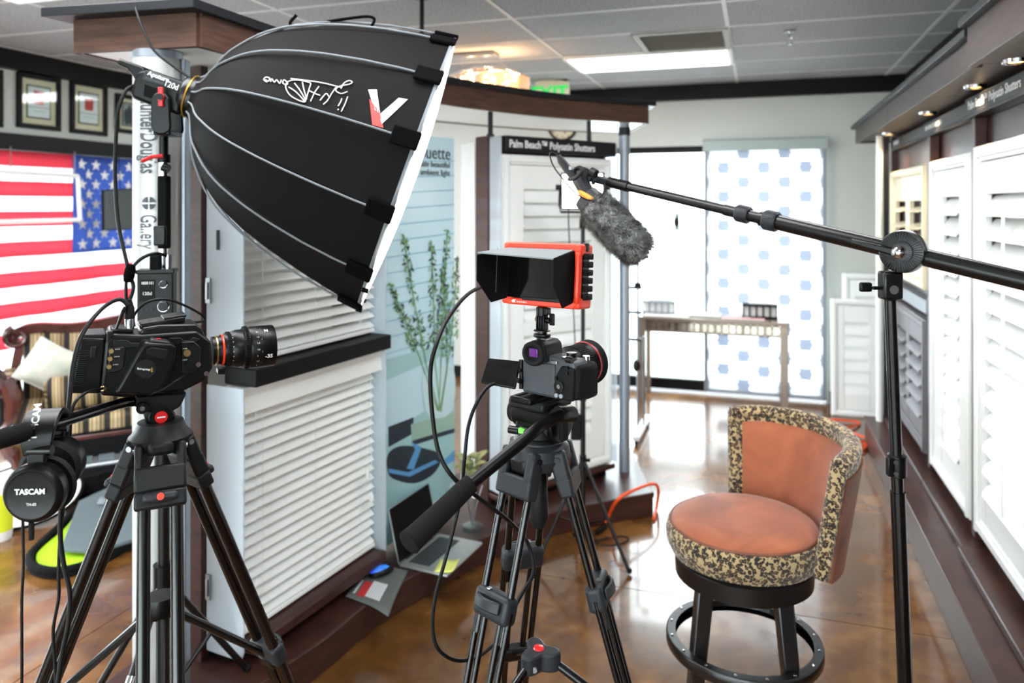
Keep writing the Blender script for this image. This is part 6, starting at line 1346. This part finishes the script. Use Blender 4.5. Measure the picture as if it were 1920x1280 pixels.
mk('elastic_band', B().hexa([P(1082, 357, 2.12), P(1090, 357, 2.12), P(1126, 376, 2.1), P(1122, 386, 2.1), P(1112, 378, 2.1), P(1086, 366, 2.12)], [P(1082, 357, 2.13), P(1090, 357, 2.13), P(1126, 376, 2.11), P(1122, 386, 2.11), P(1112, 378, 2.11), P(1086, 366, 2.13)]), 'orange_band', r, smooth=0, label='orange elastic band')
mk('grip_frame', B().tube([P(1094, 318, 2.17), P(1088, 338, 2.16), P(1100, 360, 2.15), P(1120, 372, 2.14)], [.022, .024, .022, .02], 10), 'grey_plastic', r)
mk('mount_arm', B().cyl(P(1106, 333, 2.17), P(1138, 341, 2.18), .012, n=14).cyl(P(1112, 334, 2.17), P(1118, 336, 2.17), .018, n=18), 'grey_plastic', r); mk('tilt_knob', B().cyl(P(1108, 322, 2.15), P(1117, 327, 2.14), .014, n=14), 'dark_plastic', r)
mk('clip_hoop', B().tube(catmull([P(1066, 336, 2.14), P(1078, 334, 2.12), P(1090, 322, 2.12), P(1088, 314, 2.14), P(1078, 318, 2.17)]), .006, 8), 'dark_plastic', r)
mk('plug', B().tube([P(1046, 291, 2.17), P(1052, 301, 2.17), P(1062, 314, 2.165), P(1070, 324, 2.16), P(1078, 334, 2.155)], [.006, .0115, .0125, .013, .013], 14), 'dark_plastic', r); mk('plug_latch', B().box(P(1069, 315, 2.15), (.008, .006, .01)), 'steel', r)
wire('microphone_cable', 'thin black cord looping from the microphone plug to the windshield', [(1046, 292, 2.17), (1036, 285, 2.17), (1031, 291, 2.17), (1038, 312, 2.16), (1056, 336, 2.13), (1075, 358, 2.11), (1097, 373, 2.1), (1118, 374, 2.1), (1131, 362, 2.1), (1133, 345, 2.13)], .0022)
# ================================================================= LED PANEL ON ITS STAND (behind the microphone)
c = P(1093, 860, 3.86); c.z = 0
r = root('led_panel_light', 'bright square led panel in a u bracket behind the microphone', 'studio light', P(1092, 400, 3.86))
ML_ = basis(P(1092, 362, 3.86), (-.25, -1, -.05), (1, -.25, 0))      # x right, y up, z to viewer
mk('housing', B(ML_).box((0, .01, -.02), (.225, .19, .035)), 'black_plastic', r, .006); mk('led_face', B(ML_).box((0, .01, -.001), (.205, .172, .004)), 'led_panel', r, smooth=0)
br = [(-.118, .03, -.01), (-.122, -.06, -.01), (-.115, -.098, -.01), (.115, -.098, -.01), (.122, -.06, -.01), (.118, .03, -.01)]; mk('bracket', B(ML_).tube(br, .007, 8), 'black_metal', r)
for s in (-1, 1): mk('bracket_knob', B(ML_).cyl((s*.112, .03, -.015), (s*.14, .03, -.015), .014, n=14), 'black_plastic', r)
r = root('light_stand', 'thin black light stand holding the led panel behind the middle tripod', 'light stand', c)
ztp = P(1092, 396, 3.86).z; mk('pole', B().cyl((c.x, c.y, .08), (c.x, c.y, ztp-.02), .0105, n=14), 'black_metal', r); mk('lower_tube', B().cyl((c.x, c.y, .06), (c.x, c.y, .78), .0135, n=14), 'black_metal', r)
for z in (1.66, 1.36, .78, .45): mk('collar', B().cyl((c.x, c.y, z-.025), (c.x, c.y, z+.025), .018, n=14).box((c.x+.022, c.y, z), (.03, .012, .014)), 'black_plastic', r)
mk('adapter_pouch', B().box((c.x-.04, c.y-.03, .63), (.05, .035, .13)), 'black_plastic', r, .006)
for x, y in ((1180, 1072), (1078, 1003), (1004, 1062)):
    e = FL(x, y, .012); lg = mk('leg', B().cyl((c.x, c.y, .46), e, .009, n=10), 'black_metal', r); mk('brace', B().cyl((c.x, c.y, .12), V((c.x, c.y, .46)).lerp(e, .55), .006, n=8), 'black_metal', r); mk('foot', B().ball(e+V((0, 0, .006)), .014, n=10), 'rubber', lg)
wire('led_cable', 'thin black cord hanging from the led panel in front of the shutter', [(1066, 393, 3.83), (1067, 440, 3.83), (1072, 520, 3.83), (1078, 640, 3.83), (1080, 740, 3.83), (1083, 800, 3.83)], .003)
# orange extension cords
ocp = catmull([FL(1135, 985, .02), FL(1142, 965, .05)*1, P(1160, 935, 4.05), P(1190, 918, 4.15), P(1222, 907, 4.28), P(1234, 915, 4.33), P(1232, 945, 4.36), FL(1226, 972, .012)], 8)
tag(mk('extension_cord', B().tube(ocp, .009, 8), 'orange_cord', None), 'orange extension cord draped over the plinth corner', 'cord')
tag(mk('cord_plug', B().tube([FL(1136, 984, .022), FL(1128, 992, .02), FL(1118, 998, .02)], [.014, .015, .012], 12), 'black_plastic', None), 'black plug at the end of the orange cord on the floor', 'plug')
oc2 = [FL(x, y, .012+.01*(k % 2)) for k, (x, y) in enumerate(((1520, 785), (1570, 787), (1612, 792), (1590, 803), (1572, 812), (1600, 826), (1625, 830), (1618, 842), (1590, 845), (1566, 838), (1580, 822), (1612, 836), (1628, 824), (1600, 812), (1580, 802)))]
tag(mk('extension_cord', B().tube(catmull(oc2, 7), .009, 8), 'orange_cord', None), 'coiled orange extension cord on the floor behind the stool', 'cord')
wire('floor_cable', 'thin black cable coiled on the floor by the light stand', [(1118, 998, 3.98), (1095, 1004, 3.95), (1120, 1012, 3.93), (1165, 1005, 3.95), (1178, 1012, 3.94), (1150, 1022, 3.87), (1115, 1018, 3.88), (1140, 1006, 3.95)], .004)
# ================================================================= CONSOLE TABLE BY THE WINDOW
tl, trt = FL(1216, 752), FL(1480, 775); dx = V((CA, -SA, 0)); c0 = V((tl.x, tl.y, 0)); 
TL = 1.27; Mt_ = basis(FL(1478, 772)-dx*TL, (0, 0, 1), dx)
r = root('console_table', 'grey mirrored console table with circle fretwork in front of the window', 'table', None, M=Mt_ @ Matrix.Translation((TL/2, .2, 0)))
mk('table_top', B(Mt_).box((TL/2, .2, .745), (TL+.02, .44, .025)), 'mirror_table', r, .004); mk('apron', B(Mt_).box((TL/2, .03, .675), (TL-.1, .02, .11)), 'mirror_table', r, .002); mk('apron', B(Mt_).box((TL/2, .37, .675), (TL-.1, .02, .11)), 'mirror_table', r, .002)
mk('mirror_panel', B(Mt_).box((TL/2, .018, .675), (TL-.11, .004, .085)), 'mirror', r, smooth=0)
fw = mk('fretwork_ring', B(Mt_).tube([(.1+.04*cos(2*pi*k/20), .014, .675+.04*sin(2*pi*k/20)) for k in range(20)], .005, 6, closed=True), 'mirror_table', r)
for k in range(1, 19): clone(fw, r, Matrix.Translation((k*.0595, 0, 0)))
for x in (.03, TL-.03):
    for y in (.03, .37): mk('leg', B(Mt_).box((x, y, .366), (.065, .065, .732)), 'mirror_table', r, .004)
def onT(px, py, z, dd=.2): return None
def tabM(x, y): return Mt_ @ Matrix.Translation((x, y, .7585))
for k, (x, lab) in enumerate(((.10, 'grey display box with windows at the left end of the console table'), (.98, 'dark display box with five windows at the right of the console table'))):
    M = tabM(x+.06, .22); q = root('display_box', lab, 'box', None, M=M, group='boxes on the console table'); Lx = .30
    mk('base', B(M).box((0, 0, .008), (Lx, .12, .016)), 'black_trim' if k else 'grey_rail', q, .003); mk('lid', B(M).box((0, 0, .112), (Lx, .12, .02)), 'black_trim' if k else 'grey_rail', q, .003); mk('core', B(M).box((0, .01, .06), (Lx-.03, .09, .084)), 'paper', q)
    for i in range(6): mk('post', B(M).box((-Lx/2+.008+i*(Lx-.016)/5, -.052, .059), (.014, .01, .086)), 'black_trim' if k else 'grey_rail', q)
    mk('sample_strip', B(M).box((.01, .02, .128), (Lx*.7, .06, .012)), 'paper', q, .002)
for k, (x, y, w_, d_, h_, m_, lab) in enumerate(((.24, .09, .40, .14, .006, 'paper', 'white brochure lying on the left of the console table'), (.56, .18, .30, .2, .02, 'paper', 'white catalogue lying in the middle of the console table'), (.90, .06, .36, .10, .012, 'paper_pink', 'pink brochure lying at the front edge of the console table'), (.84, .2, .24, .15, .014, 'print_grey', 'pale green booklet lying before the dark display box'))):
    M = tabM(x, y); q = root('brochure', lab, 'brochure', None, M=M, group='papers on the console table'); mk('pages', B(M).box((0, 0, h_/2), (w_, d_, h_*.8)), 'paper', q, smooth=0); mk('cover', B(M).box((0, 0, h_*.95), (w_+.004, d_+.004, .0014)), m_, q, smooth=0)
# rolling stand left of the table
c = FL(1196, 812); r = root('rolling_stand', 'thin metal rolling stand beside the grey column near the window', 'stand', (c.x, c.y, 0), -AN)
mk('pole', B().cyl((0, 0, .06), (0, 0, 1.33), .011, n=12).cyl((.045, 0, .06), (.045, 0, .75), .008, n=10), 'steel', r, local=True)
mk('base_bar', B().box((.03, -.0, .05), (.05, .62, .035)), 'white_gloss', r, .006, local=True)
for s in (-1, 1): mk('caster', B().cyl((.02, s*.28, .025), (.045, s*.28, .025), .025, n=16), 'black_plastic', r, local=True)
for z in (1.12, .93, .72): mk('cross_arm', B().box((-.05, 0, z), (.16, .02, .022)), 'black_metal', r, .003, local=True)
mk('top_arm', B().tube([(0, 0, 1.33), (.05, 0, 1.345), (.08, 0, 1.35)], .006, 8).box((.06, 0, 1.36), (.05, .04, .03)), 'black_metal', r, local=True); mk('clamp', B().ball((-.01, 0, .52), (.03, .02, .05), n=12).box((.0, 0, 1.14), (.05, .03, .04)), 'black_metal', r, local=True)
# crystal chandelier
c = P(912, 158, 5.55); Mc = basis(c, (0, 0, 1), (CA, -SA, 0))
r = root('crystal_chandelier', 'warm glowing crystal bead chandelier behind the canopy', 'chandelier', None, M=Mc)
cp_ = FL(878, 102, ZC); cpl = Mc.inverted() @ cp_
mk('ceiling_plate', B(Mc).box((-.10, 0, ZC-c.z-.02), (.36, .14, .03)), 'steel', r, .006)
mk('suspension_wire', B(Mc).cyl((-.2, 0, .02), (-.2, 0, ZC-c.z-.03), .002, n=6).cyl((.24, 0, .05), (.05, 0, ZC-c.z-.03), .002, n=6), 'steel', r)
tpz = lambda a: .03+.085*sin(pi*(.06+.86*a))
rw, cl_ = 8, 26
mk('top_wire', B(Mc).tube([(-.30+.60*k/20, -.09, tpz(k/20)) for k in range(21)], .008, 6).tube([(-.30+.60*k/20, .09, tpz(k/20)) for k in range(21)], .008, 6), 'steel', r)
bd0 = mk('crystal', B(Mc).ball((0, 0, 0), (.0105, .0105, .0095), n=6), 'crystal', r, smooth=0); n_b = 0
for k in range(cl_):
    for j in range(rw):
        for s in (-1,):
            x = -.29+.58*k/(cl_-1); z = tpz(k/(cl_-1))-.012-.0215*j
            o = bd0 if n_b == 0 else clone(bd0, r); n_b += 1; o.matrix_local = Matrix.Translation((x, -.09, z))
ex = B(Mc)
for j in range(rw):
    for k in range(7): ex.ball((.30, -.08+.027*k, tpz(1)-.012-.0215*j), (.0105, .0105, .0095), n=6)
    for k in range(cl_): ex.ball((-.29+.58*k/(cl_-1), .09, tpz(k/(cl_-1))-.012-.0215*j), (.0105, .0105, .0095), n=6)
mk('crystal_strands', ex, 'crystal', r, smooth=0, kind='stuff')
for x in (-.16, 0, .16):
    mk('bulb', B(Mc).ball((x, 0, .0), .02, n=12), 'bulb', r)
    lp = bpy.data.lights.new('bulb_light', 'POINT'); lp.energy = 2.2; lp.color = (1, .62, .32); lp.shadow_soft_size = .02
    lo = bpy.data.objects.new('bulb_light', lp); C.objects.link(lo); lo.parent = r; lo.location = (x, 0, .05)
